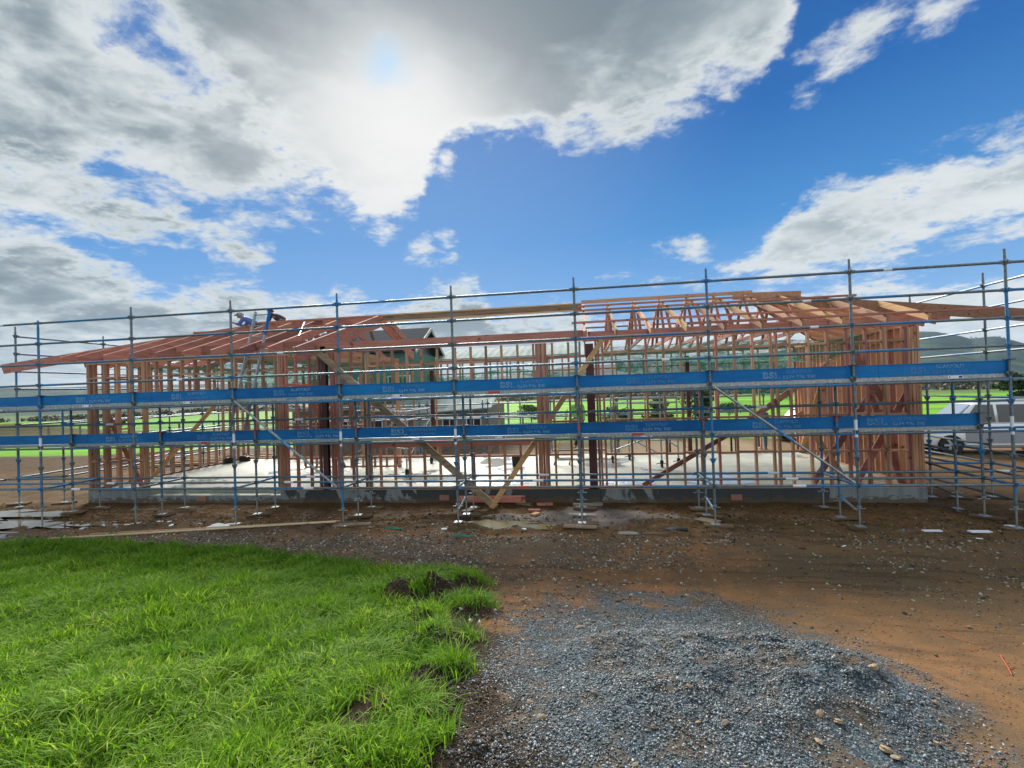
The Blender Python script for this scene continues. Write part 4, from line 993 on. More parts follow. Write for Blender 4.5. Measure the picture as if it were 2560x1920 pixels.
# ceiling joists and struts within the left roof
for u in (1.5,2.66,3.41,4.17,4.92,5.6):
    m_ = MB(); m_.box(u-.07, u-.025, VW0, VW1, TOPZ+.10, TOPZ+.24); m_.build('ceiling_joist', W['piney'], rl)
    m_ = MB(); m_.bar((u,4.0,3.9), (u,4.55,zr(4.55)-.2), .045, .09, (1,0,0)); m_.bar((u,6.0,3.9), (u,5.3,zr(5.3)-.2), .045, .09, (1,0,0)); m_.build('roof_strut', W['oldz'], rl)
# ridge beam between the wings
rb = thing('ridge_beam', (9.2, VR, 4.93), 'long tan timber beam bridging the gap between the two roofs', 'timber beam')
m_ = MB(); m_.box(6.14, 12.30, VR-.02, VR+.02, 4.945, 5.10); m_.build('beam_web', W['oldx'], rb)
m_ = MB(); m_.box(6.14, 12.30, VR-.035, VR+.035, 5.101, 5.14); m_.box(6.14, 12.30, VR-.035, VR+.035, 4.91, 4.944); m_.build('beam_flange', W['tanx'], rb)

rr = thing('roof_frame', (16, 5, 3.8), 'timber truss roof over the right wing crossed by long pink purlins', 'roof frame', 'timber roof frames')
hipr = lambda v: 21.9-v
tr_u = [12.36,13.04,13.77,14.5,15.25,15.98,16.75,17.5,18.3,19.05]
for i, u in enumerate(tr_u):
    vt = min(VR, 21.9-u); mt = 'pinky' if i == 0 else ('tany' if i % 2 else 'piney')
    dpt = .24 if i == 0 else .13
    rafter(rr, u, VE-.02, vt, mt, dpt, .045 if i else .06, .0)
    rafter(rr, u, 10-VE if vt >= VR else 10-vt, max(VR, 10-vt) if vt >= VR else 10-VE, 'pinky', .12)
    if i and vt >= VR-.8:
        m_ = MB(); m_.box(u-.022, u+.022, VW0, VW1, TOPZ+.10, TOPZ+.19); m_.build('bottom_chord', W['pinky'], rr)
        for va, vb in ((3.1,3.8),(4.15,4.85),(5.15,5.8),(6.2,6.8)):
            za = TOPZ+.19 if int(va*10) % 2 else zr(va)-.14
            up_ = abs(((va*10)//1) % 2)
            a = (u, va, TOPZ+.17); b = (u, vb, zr(vb)-.13)
            if va > 5: a, b = (u, vb, TOPZ+.17), (u, va, zr(va)-.13)
            m_ = MB(); m_.bar(a, b, .04, .07, (1,0,0)); m_.build('truss_web', W['pinkz'], rr)
    elif i:
        m_ = MB(); m_.bar((u,3.0,TOPZ+.17), (u,3.4,zr(3.4)-.13), .04, .07, (1,0,0)); m_.build('truss_web', W['pinkz'], rr)
for k, (u0, u1, v, sq, mt) in enumerate(((12.3,17.02,5.03,.09,'pinex'),(12.2,17.0,4.30,.045,'pinkx'),(12.15,18.95,3.60,.045,'pinkx'),(12.08,18.2,1.98,.045,'pinkx'),(14.5,20.42,1.26,.045,'pinkx'),(12.3,17.6,5.75,.045,'pinkx'),(12.3,18.4,6.7,.045,'pinkx'),(12.3,19.4,7.7,.045,'pinkx'),(12.3,19.2,2.85,.04,'pinkx'))):
    if k == 8: continue
    m_ = MB(); m_.box(u0, u1, v-.04, v+.04, zr(v)+.002, zr(v)+sq); m_.build('purlin', W[mt], rr)
m_ = MB(); m_.bar((16.92,VR,ZR-c), (hipr(.55),.55,zr(.55)-c), .045, .24); m_.build('hip_rafter', W['pinex'], rr)
m_ = MB(); m_.bar((16.92,VR,ZR-c), (hipr(.8),9.2,zr(.8)-c), .045, .24); m_.build('hip_rafter', W['pinkx'], rr)
m_ = MB(); m_.bar((16.5,VR,ZR-.06), (17.95,4.2,zr(4.2)+.02), .05, .18); m_.build('valley_board', W['pinex'], rr)
for v in (1.7,2.1,2.5,2.9,3.3,3.7,4.1,4.5,4.9,5.3,5.7,6.1,6.5,6.9,7.3,7.7):
    d_ = min(v, 10-v); ua = hipr(d_); zt = zr(v)
    if ua < 19.7:
        m_ = MB(); ue = 20.25; ze = ZR-SLP*(ue-16.92)
        m_.bar((ua, v, zt-c), (ue, v, ze-c), .045, .19); m_.build('jack_rafter', W['pinky' if v < 3 else 'piney'], rr)
# net of safety mesh under the roofs
def netm(q, b):
    p = POS(q); n = q.noise(p, 3.2, 6, .65, .8); n2 = q.noise(p, 16, 3, .7)
    q.put(b.inputs['Base Color'], q.mix(n, (.0,.20,.14), (.03,.42,.31)))
    tr = q.n('ShaderNodeBsdfTransparent'); mx = q.n('ShaderNodeMixShader')
    q.put(mx.inputs[0], q.mr(q.m('ADD', n, q.m('MULTIPLY', n2, .5)), .60, .92, .88, .15))
    q.nt.links.new(tr.outputs[0], mx.inputs[1]); q.nt.links.new(b.outputs[0], mx.inputs[2])
    q.nt.links.new(mx.outputs[0], q.nt.nodes['Material Output'].inputs[0])
W['net'] = mat('green_safety_net', netm, .8)
def net(f, nu, nv, loc, lab):
    m_ = MB(); vs = []; 
    for i in range(nu+1):
        for j in range(nv+1): vs.append(f(i/nu, j/nv))
    m_.add(vs, [(i*(nv+1)+j, (i+1)*(nv+1)+j, (i+1)*(nv+1)+j+1, i*(nv+1)+j+1) for i in range(nu) for j in range(nv)])
    return solo(m_, 'safety_net', W['net'], loc, lab, 'safety net', 'green safety nets', smooth=True)
wv = lambda a, b: float(fbm(np.array([a*9.]), np.array([b*7.]), 4, 33)[0])
net(lambda s_, t: (-.6+6.2*s_, 2.1+5.4*t, 3.60-.42*math.sin(math.pi*t)*math.sin(math.pi*s_)+.12*wv(s_, t)), 50, 30, (2.5,5,3.3), 'green net sagging under the left roof')
net(lambda s_, t: (-.5+6.6*s_, 7.55+.12*wv(s_*3, t), 3.65-t*(.75+.35*math.sin(8*s_)+.25*wv(s_*4, .3))), 60, 14, (2.5,7.5,3.0), 'green net hanging down the far wall of the left room')
net(lambda s_, t: (12.6+6.2*s_, 2.6+5.0*t, 3.62-.45*math.sin(math.pi*t)*(.35+.65*s_)+.15*wv(s_, t+3)), 50, 34, (15.7,5,3.0), 'green net sagging under the right roof')
net(lambda s_, t: (13.4+5.4*s_, 7.5+.12*wv(s_*3, t), 3.5-.2*s_-t*(.3+.95*s_+.2*wv(s_*4, .8))), 60, 14, (16,7.5,2.8), 'green net drooping along the far wall of the right wing')
net(lambda s_, t: (6.7+5.7*s_, 7.62+.1*wv(s_*3, t), 3.32-.10*math.sin(9*s_)-t*(.22+.1*wv(s_*4, .8))), 60, 5, (9.5,7.6,3.0), 'narrow strip of green net along the far wall between the wings')
net(lambda s_, t: (6.6+5.6*s_, 5.2+2.2*t, 3.74-.25*math.sin(math.pi*s_)*(1-.4*t)), 40, 6, (9.5,6,3.5), 'dark edge of a slack green net between the two roofs')
# ------------------------------------------------------------------ ladder
def ladder(name, a, b, wid, rungs, mt, lab, cat='ladder', side=(1,0,0), mt2=None):
    a = Vector(a); b = Vector(b); sd = Vector(side).normalized()*wid/2
    t = thing(name, a, lab, cat)
    for s in (-1, 1):
        m_ = MB(); m_.bar(a+sd*s, b+sd*s, .028, .075, (0,-1,.3)); r_ = m_.build('rail', W[mt], t)
        m_ = MB(); m_.bar(a+sd*s, a+sd*s+(b-a).normalized()*.08, .04, .09, (0,-1,.3)); m_.build('rubber_foot', W['black'], r_)
        if mt2 and s == 1:
            d = (b-a); m_ = MB(); m_.bar(a+sd*s+d*.80, a+sd*s+d*1.002, .034, .082, (0,-1,.3)); m_.build('rail_sleeve', W[mt2], r_)
    for i in range(rungs):
        p = a+(b-a)*((i+.7)/rungs); m_ = MB(); m_.tube(p-sd, p+sd, .016, 6); m_.build('rung', W['alu'], t)
    return t
d_ = ray(588,1092); LF = CAM+d_*((1.0-CAM.y)/d_.y); LF.z = 1.712; d_ = ray(657,779); LT = CAM+d_*((LF.x-CAM.x)/d_.x); print('ladder', LF, LT)
ladder('ladder', LF, LT, .40, 11, 'alu', 'aluminium ladder standing on the lower scaffold deck and leaning on the left roof', mt2='toe')
ladder('step_ladder', (11.55,5.4,ZS), (11.98,5.9,2.0), .45, 6, 'yellow', 'yellow step ladder standing inside left of the right steel column')
m_ = MB(); 

# ------------------------------------------------------------------ people
def skin_mesh(name, pts, edges, radii, mt, root=0, sub=1):
    me = bpy.data.meshes.new(name); me.from_pydata(pts, edges, []); ob = bpy.data.objects.new(name, me); COL.objects.link(ob)
    ob.modifiers.new('s', 'SKIN')
    for v, r_ in zip(me.skin_vertices[0].data, radii): v.radius = (r_, r_) if not isinstance(r_, tuple) else r_
    me.skin_vertices[0].data[root].use_root = True
    sb = ob.modifiers.new('u', 'SUBSURF'); sb.levels = sub; sb.render_levels = sub
    dg = bpy.context.evaluated_depsgraph_get(); out = bpy.data.meshes.new_from_object(ob.evaluated_get(dg))
    bpy.data.objects.remove(ob); out.name = name
    for p in out.polygons: p.use_smooth = True
    out.materials.clear(); out.materials.append(mt); return out
def put(me, name, par, M=None):
    o = bpy.data.objects.new(name, me); COL.objects.link(o); o.parent = par
    return o
def person(loc, rz, J, shirt, trousers, lab, hat=None, hair=True):
    """J: joint positions in metres, local axes: x right hand side, y facing, z up"""
    t = thing('person', loc, lab, 'person'); t.rotation_euler = (0, 0, rz); t['_org'] = (0,0,0)
    P = J; pts = []; ed = []; rad = []
    def add(p, r_, prev=None):
        pts.append(tuple(p)); rad.append(r_)
        if prev is not None: ed.append((prev, len(pts)-1))
        return len(pts)-1
    pel = add(P['pelvis'], (.15,.11)); ch = add(P['chest'], (.17,.11), pel); nk = add(P['neck'], .058, ch)
    hd = Vector(P['head']); h0 = add(hd-Vector((0,0,.05)), .075, nk); h1 = add(hd+Vector((0,.0,.055)), .088, h0); add(hd+Vector((0,-.01,.105)), .05, h1)
    n1_ = add(hd+Vector((0,.095,.0)), .016, h0)
    for s, sd in ((-1,'l'),(1,'r')):
        sh = add(P['sh'+sd], .062, ch); elb = add(P['el'+sd], .044, sh); wr = add(P['wr'+sd], .028, elb)
        dirv = (Vector(P['wr'+sd])-Vector(P['el'+sd])).normalized(); sidev = dirv.cross(Vector((0,0,1)))
        if sidev.length < .1: sidev = Vector((0,1,0))
        sidev.normalize(); pa_ = add(Vector(P['wr'+sd])+dirv*.06, (.034,.016), wr)
        for k, (o_, l_) in enumerate(((-.03,.065),(-.01,.08),(.01,.076),(.03,.06))):
            k0 = add(Vector(P['wr'+sd])+dirv*.095+sidev*o_, .0095, pa_); add(Vector(P['wr'+sd])+dirv*(.095+l_)+sidev*o_*1.1+Vector((0,0,-.025)), .007, k0)
        k0 = add(Vector(P['wr'+sd])+dirv*.05-sidev*.045, .010, pa_); add(Vector(P['wr'+sd])+dirv*.09-sidev*.065, .008, k0)
        hp_ = add(P['hp'+sd], .09, pel); kn = add(P['kn'+sd], .06, hp_); an = add(P['an'+sd], .04, kn); add(Vector(P['an'+sd])+Vector(P.get('toe',(0,.16,-.05))), .035, an)
    put(skin_mesh('body', pts, ed, rad, W['skin']), 'body', t)
    # shirt
    pts, ed, rad = [], [], []
    pel = add(Vector(P['pelvis'])+Vector((0,0,.02)), (.168,.13)); ch = add(P['chest'], (.195,.135), pel); add(Vector(P['chest'])*.35+Vector(P['neck'])*.65, .085, ch)
    for sd in 'lr':
        sh = add(P['sh'+sd], .078, ch); elb = add(P['el'+sd], .058, sh); add(Vector(P['el'+sd])*.2+Vector(P['wr'+sd])*.8, .042, elb)
    put(skin_mesh('shirt', pts, ed, rad, W[shirt]), 'shirt', t)
    pts, ed, rad = [], [], []
    pel = add(P['pelvis'], (.165,.13))
    for sd in 'lr':
        hp_ = add(P['hp'+sd], .105, pel); kn = add(P['kn'+sd], .078, hp_); add(P['an'+sd], .062, kn)
    put(skin_mesh('trousers', pts, ed, rad, W[trousers]), 'trousers', t)
    pts, ed, rad = [], [], []
    for sd in 'lr':
        a_ = Vector(P['an'+sd]); tv = Vector(P.get('toe',(0,.16,-.05)))
        b0 = add(a_-tv*.25, .048); b1 = add(a_+tv*.4, .05, b0); add(a_+tv*1.05, .045, b1)
    put(skin_mesh('boots', pts, ed, rad, W['black']), 'boots', t)
    # hair or cap, brows and eyes
    bm = bmesh.new(); bmesh.ops.create_uvsphere(bm, u_segments=16, v_segments=10, radius=.108)
    for v in bm.verts:
        v.co.y *= 1.1; v.co.z *= .95
    bmesh.ops.delete(bm, geom=[v for v in bm.verts if v.co.z < -.005-.5*(v.co.y < 0)*abs(v.co.y) or (v.co.z < .03 and v.co.y > .04)], context='VERTS')
    for v in bm.verts: v.co += hd+Vector((0,-.008,.035))
    me = bpy.data.meshes.new('hair'); bm.to_mesh(me); bm.free(); me.materials.append(W['capcloth' if hat else 'hair']); put(me, 'cap' if hat else 'hair', t)
    if hat:
        m_ = MB(); n = 9; vs = [(hd.x+.095*math.cos(math.pi*i/(n-1)), hd.y+.06+.12*math.sin(math.pi*i/(n-1)), hd.z+.045-.03*math.sin(math.pi*i/(n-1))) for i in range(n)]
        vs2 = [(x, y, z+.008) for x, y, z in vs]
        m_.add(vs+vs2, [tuple(range(n)), tuple(range(2*n-1, n-1, -1))]+[(i, i+1, n+i+1, n+i) for i in range(n-1)]); m_.mesh
        q = bpy.data.objects.new('cap_peak', m_.mesh('cap_peak', W['capcloth'])); COL.objects.link(q); q.parent = t
    m_ = MB()
    for s in (-1, 1): m_.box(hd.x+s*.032-.010, hd.x+s*.032+.010, hd.y+.078, hd.y+.086, hd.z+.014, hd.z+.022)
    m_.box(hd.x-.02, hd.x+.02, hd.y+.076, hd.y+.084, hd.z-.058, hd.z-.05)
    q = bpy.data.objects.new('eyes_and_mouth', m_.mesh('face', W['dark'])); COL.objects.link(q); q.parent = t
    return t
STAND = dict(pelvis=(0,0,.95), chest=(0,.01,1.32), neck=(0,.02,1.50), head=(0,.04,1.63), shl=(-.19,.01,1.40), shr=(.19,.01,1.40), ell=(-.25,.02,1.12), elr=(.25,.02,1.12),
    wrl=(-.24,.14,.90), wrr=(.24,.14,.90), hpl=(-.09,0,.90), hpr=(.09,0,.90), knl=(-.11,.03,.50), knr=(.11,.03,.50), anl=(-.11,-.01,.08), anr=(.11,-.01,.08))
KNEEL = dict(pelvis=(0,-.10,.45), chest=(0,.20,.68), neck=(0,.34,.74), head=(0,.47,.80), shl=(-.19,.26,.70), shr=(.19,.26,.70), ell=(-.23,.34,.44), elr=(.23,.38,.44),
    wrl=(-.12,.54,.30), wrr=(.14,.56,.32), hpl=(-.10,-.12,.40), hpr=(.10,-.12,.40), knl=(-.15,.16,.06), knr=(.15,.20,.06), anl=(-.15,-.26,.05), anr=(.15,-.24,.05), toe=(0,-.14,-.02))
K2 = dict(KNEEL, ell=(-.20,.40,.50), elr=(.20,.42,.50), wrl=(-.07,.60,.58), wrr=(.07,.60,.56))
person((1.95,4.85,4.52), R(100), K2, 'bluecloth', 'denim', 'roof worker in blue long-sleeved shirt and pale cap bending low, left of the ladder', hat=True)
person((2.66,5.2,4.66), R(80), KNEEL, 'darkcloth', 'darkcloth', 'roof worker in a dark hooded top crouching behind the ridge, right of the ladder')
person((12.05,6.9,.66), R(150), STAND, 'hivis', 'darkcloth', 'worker in a lime green shirt inside the house beside the right steel column')
person((19.15,11.2,0.0), R(170), STAND, 'denim', 'denim', 'person in blue jeans standing in the yard behind the right wing')
# the trestle the lime-shirted worker stands on
tr_ = thing('work_trestle', (12.0,6.9,ZS), 'low timber trestle platform under the lime-shirted worker', 'trestle')
m_ = MB(); m_.box(11.2,12.9,6.7,7.1,.61,.655); m_.build('platform', W['oldx'], tr_)
for u in (11.35,12.75):
    for v in (6.75,7.05): m_ = MB(); m_.bar((u,v,ZS),(u,v,.61),.05,.05); m_.build('leg', W['oldz'], tr_)

# ------------------------------------------------------------------ things on the floor inside
def castor(par, x, y, z0, h):
    m_ = MB(); m_.tube((x,y,z0+h), (x,y,z0+.16), .024, 8); m_.build('leg', W['alu'], par)
    c = par
    m_ = MB(); m_.tube((x-.03,y,z0+.085), (x+.03,y,z0+.085), .085, 16); m_.box(x-.045,x+.045,y-.03,y+.03,z0+.10,z0+.19); m_.bar((x+.04,y,z0+.12),(x+.16,y+.02,z0+.07),.03,.02); m_.bar((x-.04,y,z0+.12),(x-.15,y+.02,z0+.09),.03,.02)
    m_.build('castor', W['black'], par)
def fl(x, y, z=ZS):
    d = ray(x, y); t = (z-CAM.z)/d.z; p = CAM+d*t; return p.x, p.y
tw = thing('mobile_scaffold', (14.3,6.3,ZS), 'aluminium mobile tower on black castors inside the right wing', 'mobile scaffold')
cs = [fl(1655,1168), fl(1697,1162), fl(1532,1156), fl(1574,1150)]
for p in cs: castor(tw, p[0], p[1], ZS, 2.05)
for z in (1.05, 2.1, 2.25):
    for a, b in ((0,2),(1,3),(0,1),(2,3)):
        m_ = MB(); m_.tube((*cs[a],z+ZS-.3), (*cs[b],z+ZS-.3), .022, 8); m_.build('rail', W['alu'], tw)
for a, b, z0, z1 in ((0,2,.35,1.0),(2,0,.35,.95),(1,3,.5,1.4)):
    m_ = MB(); m_.tube((*cs[a],z0+ZS), (*cs[b],z1+ZS), .02, 8); m_.build('diagonal_brace', W['alu'], tw)
t2 = thing('mobile_scaffold', (7.0,5.0,ZS), 'low aluminium work platform on castors behind the window opening', 'mobile scaffold')
cs = [fl(1018,1190), fl(1079,1158), fl(995,1160), fl(890,1166)]
for p in cs: castor(t2, p[0], p[1], ZS, 1.75)
for z in (.75, 1.55, 1.8):
    for a, b in ((0,1),(2,1),(3,2),(0,3)):
        m_ = MB(); m_.tube((*cs[a],z+ZS), (*cs[b],z+ZS), .02, 8); m_.build('rail', W['alu'], t2)
for a, b in ((0,1),(3,2),(2,1)):
    m_ = MB(); m_.tube((*cs[a],.4+ZS), (*cs[b],1.45+ZS), .018, 8); m_.build('diagonal_brace', W['alu'], t2)
x, y = fl(1292,1166); m_ = MB(); m_.tube((x,y,ZS+.001), (x,y,ZS+.34), .13, 16, .155, cap=False); m_.tube((x,y,ZS+.001), (x,y,ZS+.012), .13, 16); m_.tube((x,y,ZS+.335), (x,y,ZS+.355), .165, 16, cap=False)
solo(m_, 'bucket', W['black'], (x,y,ZS), 'black bucket on the floor slab beside the thin raking plank', 'bucket')
for k, (x, y, lab) in enumerate(((612,1153,'dark tool bag on the slab at the left end wall'),(572,1158,'small dark tool case on the slab along the left end wall'))):
    u, v = fl(x, y); m_ = MB(); m_.prism([(-.17,0),(.17,0),(.15,.16),(.08,.20),(-.08,.20),(-.15,.16)], -.09, .09); m_.path([(-.09,0,.2),(-.05,0,.27),(.05,0,.27),(.09,0,.2)], .012)
    o = solo(m_, 'tool_bag', W['black'], (0,0,0), lab, 'tool bag', 'tool bags on the slab'); o.location = (u, v, ZS+.001); o.rotation_euler = (0,0,k*.9)
def sheet(poly_px, lab, seed, z0=ZS+.006):
    P = [fl(x, y) for x, y in poly_px]; cx = sum(p[0] for p in P)/len(P); cy_ = sum(p[1] for p in P)/len(P)
    m_ = MB(); vs = [(cx, cy_, z0+.04)]; n = len(P); rg = random.Random(seed); rings = 5
    for r_ in range(1, rings+1):
        for p in P:
            k = r_/rings; vs.append((cx+(p[0]-cx)*k, cy_+(p[1]-cy_)*k, z0+(0 if r_ == rings else rg.uniform(0,.05))))
    fs = [(0, 1+i, 1+(i+1) % n) for i in range(n)]
    for r_ in range(rings-1):
        for i in range(n): a = 1+r_*n+i; b = 1+r_*n+(i+1) % n; fs.append((a, a+n, b+n, b))
    m_.add(vs, fs); return solo(m_, 'plastic_sheet', W['plastic'], (cx, cy_, z0), lab, 'plastic sheet', 'plastic sheets on the slab', smooth=True)
sheet([(1706,1190),(1735,1178),(1790,1180),(1850,1196),(1900,1207),(1850,1211),(1760,1212),(1715,1205)], 'crumpled pale blue polythene on the slab between the right wing studs', 1)
sheet([(1505,1195),(1560,1192),(1640,1203),(1640,1211),(1560,1212),(1505,1207)], 'pale blue polythene strip on the slab right of the right steel column', 2)
sheet([(1130,1203),(1180,1196),(1250,1200),(1330,1208),(1260,1213),(1150,1212)], 'wet polythene on the slab edge left of the middle post', 3)

# ------------------------------------------------------------------ timber stock, planks and litter outside
lp = MB()
for i in range(3): pass
W['fresh'] = mat('fresh_sawn_pine', (.60,.45,.29), .7)
def lath(a, b, mt, lab, w_=.055, h=.02):
    zz_ = max(gz(a[0]+(b[0]-a[0])*k/30, a[1]+(b[1]-a[1])*k/30) for k in range(31)); a = (a[0], a[1], max(gz(*a)+.02, zz_-.03)); b = (b[0], b[1], zz_+.02); m_ = MB(); m_.bar(a, b, w_, h); solo(m_, 'timber_lath', W[mt], a, lab, 'timber lath', 'long laths lying on the mud')
a = pxg(120,1350); b = pxg(840,1317); lath(a[:2], b[:2], 'fresh', 'long thin lath lying on the mud, the nearer of two, pointing at the left puddles')
a = pxg(225,1338); b = pxg(850,1311); lath(a[:2], b[:2], 'tanx', 'long thin lath lying on the mud just behind its twin')
def slabp(x, y, L, Wd, H, rz, mt, name, lab, cat, group=None, tilt=0):
    p = pxg(x, y); m_ = MB(); m_.box(-L/2,L/2,-Wd/2,Wd/2,0,H); o = solo(m_, name, W[mt], (0,0,0), lab, cat, group); o.location = (p[0],p[1],p[2]+.005); o.rotation_euler = (tilt,.02,rz); return o
W['block'] = mat('grey_concrete_block', lambda q, b: q.put(b.inputs['Base Color'], q.mix(q.noise(OC(q), 20, 4), (.16,.15,.13), (.34,.32,.28))), .85)
for x, y, L, Wd, H, rz, mt, name, lab, cat in (
    (880,1314,.75,.2,.03,.3,'oldx','timber_board','flat grey board at the right tips of the long laths','board'),
    (1336,1279,.26,.1,.045,.1,'pinkx','timber_offcut','pink offcut, upper of three right of the prop feet','offcut'),
    (1310,1262,.36,.11,.045,-.35,'oldx','timber_offcut','dark offcut close to the footing right of the prop feet','offcut'),
    (1362,1263,.36,.12,.045,.2,'pinkx','timber_offcut','pale offcut near the footing, farthest right of the three','offcut'),
    (1338,1288,.22,.13,.04,1.1,'tanx','timber_offcut','tan offcut lying crosswise in front of the pink one','offcut'),
    (1462,1267,.52,.14,.07,.03,'block','concrete_block','long grey block packing behind the middle scaffold leg','concrete block'),
    (1455,1293,.55,.16,.06,-.05,'block','concrete_block','long grey block in front of the middle scaffold leg','concrete block'),
    (1493,1264,.20,.14,.06,.5,'block','concrete_block','small broken block right of the middle leg at the footing','concrete block'),
    (1450,1318,.62,.2,.02,-.05,'oldx','timber_board','thin dark board under the middle scaffold leg','board'),
    (1178,1275,.55,.18,.03,1.25,'oldx','timber_board','pale board beside the left prop foot pointing away','board'),
    (1640,1340,.42,.07,.05,0.0,'oldx','timber_offcut','charred offcut in front of the mud bank on the right','offcut'),
    (1578,1335,.5,.16,.02,.12,'block','timber_board','flat pale strip lying left of the charred offcut','board'),
    (1770,1304,.4,.28,.03,-.7,'oldx','timber_board','tilted pale board beside the right of the middle legs','board'),
    (2450,1331,.34,.1,.02,.1,'white','timber_offcut','white strip lying near the right end legs','offcut'),
    (2330,1329,.3,.07,.02,.1,'white','timber_offcut','white splinter in the mud left of the right end legs','offcut')):
    slabp(x, y, L, Wd, H, rz, mt, name, lab, cat)
p = pxg(1690,1326); m_ = MB(); 
def lump(x, y, rx, ry, rz_, mt, name, lab, cat, seed=1):
    p = pxg(x, y); me = stone_mesh(1, seed, W[mt]); o = bpy.data.objects.new(name, me); COL.objects.link(o); o.location = p; o.scale = (rx, ry, rz_); return tag(o, lab, cat)
lump(1692,1326,.20,.10,.09,'black','rubbish_bag','small black plastic bag lying in the mud on the right','plastic bag')
lump(1930,1336,.12,.1,.07,'black','rubbish_bag','black scrap of plastic in the mud near the right legs','plastic bag', 3)
W['tealp'] = mat('green_strapping', (.01,.28,.20), .5); W['papr'] = mat('white_paper', (.75,.78,.80), .7); W['orange'] = mat('orange_twine', (.50,.12,.05), .8)
for x, y, lab in ((985,1323,'green strapping scrap on the mud left of the middle puddle'),(1158,1342,'green strapping scrap nearest the gravel track')):
    p = pxg(x, y); m_ = MB(); z = p[2]+.02
    m_.path([(p[0]-.2,p[1],z),(p[0]-.05,p[1]+.03,z+.02),(p[0]+.1,p[1]-.01,z),(p[0]+.22,p[1]+.02,z)], .009); m_.path([(p[0]-.18,p[1]-.04,z),(p[0],p[1]-.05,z+.015),(p[0]+.15,p[1]-.06,z)], .009)
    solo(m_, 'strapping', W['tealp'], p, lab, 'strapping', 'green strapping scraps')
for i, (x, y, s) in enumerate(((400,1303,.07),(423,1304,.05),(428,1313,.07),(545,1315,.22),(570,1312,.12),(316,1310,.04),(260,1314,.03),(500,1309,.03),(210,1320,.10),(2445,1346,.05),(2110,1365,.04),(1325,1318,.08),(1530-220,1322,.06),(1110,1322,.07),(948,1319,.05),(2545,1318,.12))):
    p = pxg(x, y); me = stone_mesh(1, i, W['papr']); o = bpy.data.objects.new('white_scrap', me); COL.objects.link(o); o.location = p; o.scale = (s, s*.6, s*.28); o.rotation_euler = (0,0,i)
    tag(o, 'white scrap of plastic or paper lying on the wet mud', 'litter', 'white scraps on the mud')
pts = [pxg(x, y, .3) for x, y in ((2352,1578),(2395,1600),(2440,1612),(2475,1608))]; m_ = MB(); m_.path([Vector(q)+Vector((0,0,.010)) for q in pts], .0025)
pts = [pxg(x, y, .3) for x, y in ((2395,1625),(2430,1628),(2480,1618))]; m_.path([Vector(q)+Vector((0,0,.010)) for q in pts], .0025)
solo(m_, 'twine', W['orange'], pts[0], 'orange twine straggling over the dirt at the right', 'twine', 'orange twine')
pts = [pxg(x, y, .35) for x, y in ((2500,1640),(2515,1662),(2530,1690),(2522,1675),(2535,1668))]; m_ = MB(); m_.path([Vector(q)+Vector((0,0,.010)) for q in pts], .0035)
solo(m_, 'twine', W['orange'], pts[0], 'tangle of orange twine nearest the right picture edge', 'twine', 'orange twine')
lump(975,947,.01,.01,.01,'redtape','scrap','small red scrap','scrap') if 0 else None
m_ = MB(); z = 2.90
for i in range(6): m_.bar((6.02+.1*i,.10,z+.02+.01*math.sin(i)), (6.12+.1*i,.10,z+.02+.01*math.sin(i+1)), .10, .05)
solo(m_, 'red_bag', W['redtape'], (6.3,.1,z), 'red tool roll lying on the upper deck by the left steel column', 'tool roll')

# timber stock on bearers behind the right wing
ts = thing('timber_stack', (15,9.0,0), 'stack of long pink timber lengths on dark bearers behind the right wing', 'timber stack')
for i in range(4):
    for j in range(3):
        m_ = MB(); m_.box(12.2+.2*j,18.3-.3*i,8.55+.1*i,8.64+.1*i,.80+.05*j,.845+.05*j); m_.build('board', W['pinkx' if (i+j) % 3 else 'pinex'], ts)
for u in (13.2,15.2,17.4):
    m_ = MB(); m_.box(u-.04,u+.04,8.45,9.1,.72,.798); m_.box(u-.03,u+.03,8.47,8.53,0,.72); m_.box(u-.03,u+.03,9.02,9.08,0,.72); m_.build('bearer', W['dark'], ts)
ts = thing('timber_stack', (2.8,9.0,0), 'pile of pale planks and sheets behind the left end wall', 'timber stack')
for i in range(7):
    m_ = MB(); m_.bar((-6.5+.4*i,8.0+.3*i,.08+.05*(i%3)), (-.9,9.6+.25*i-.3,.12+.05*(i%3)), .14, .045); m_.build('board', W['oldx' if i % 2 else 'tanx'], ts)

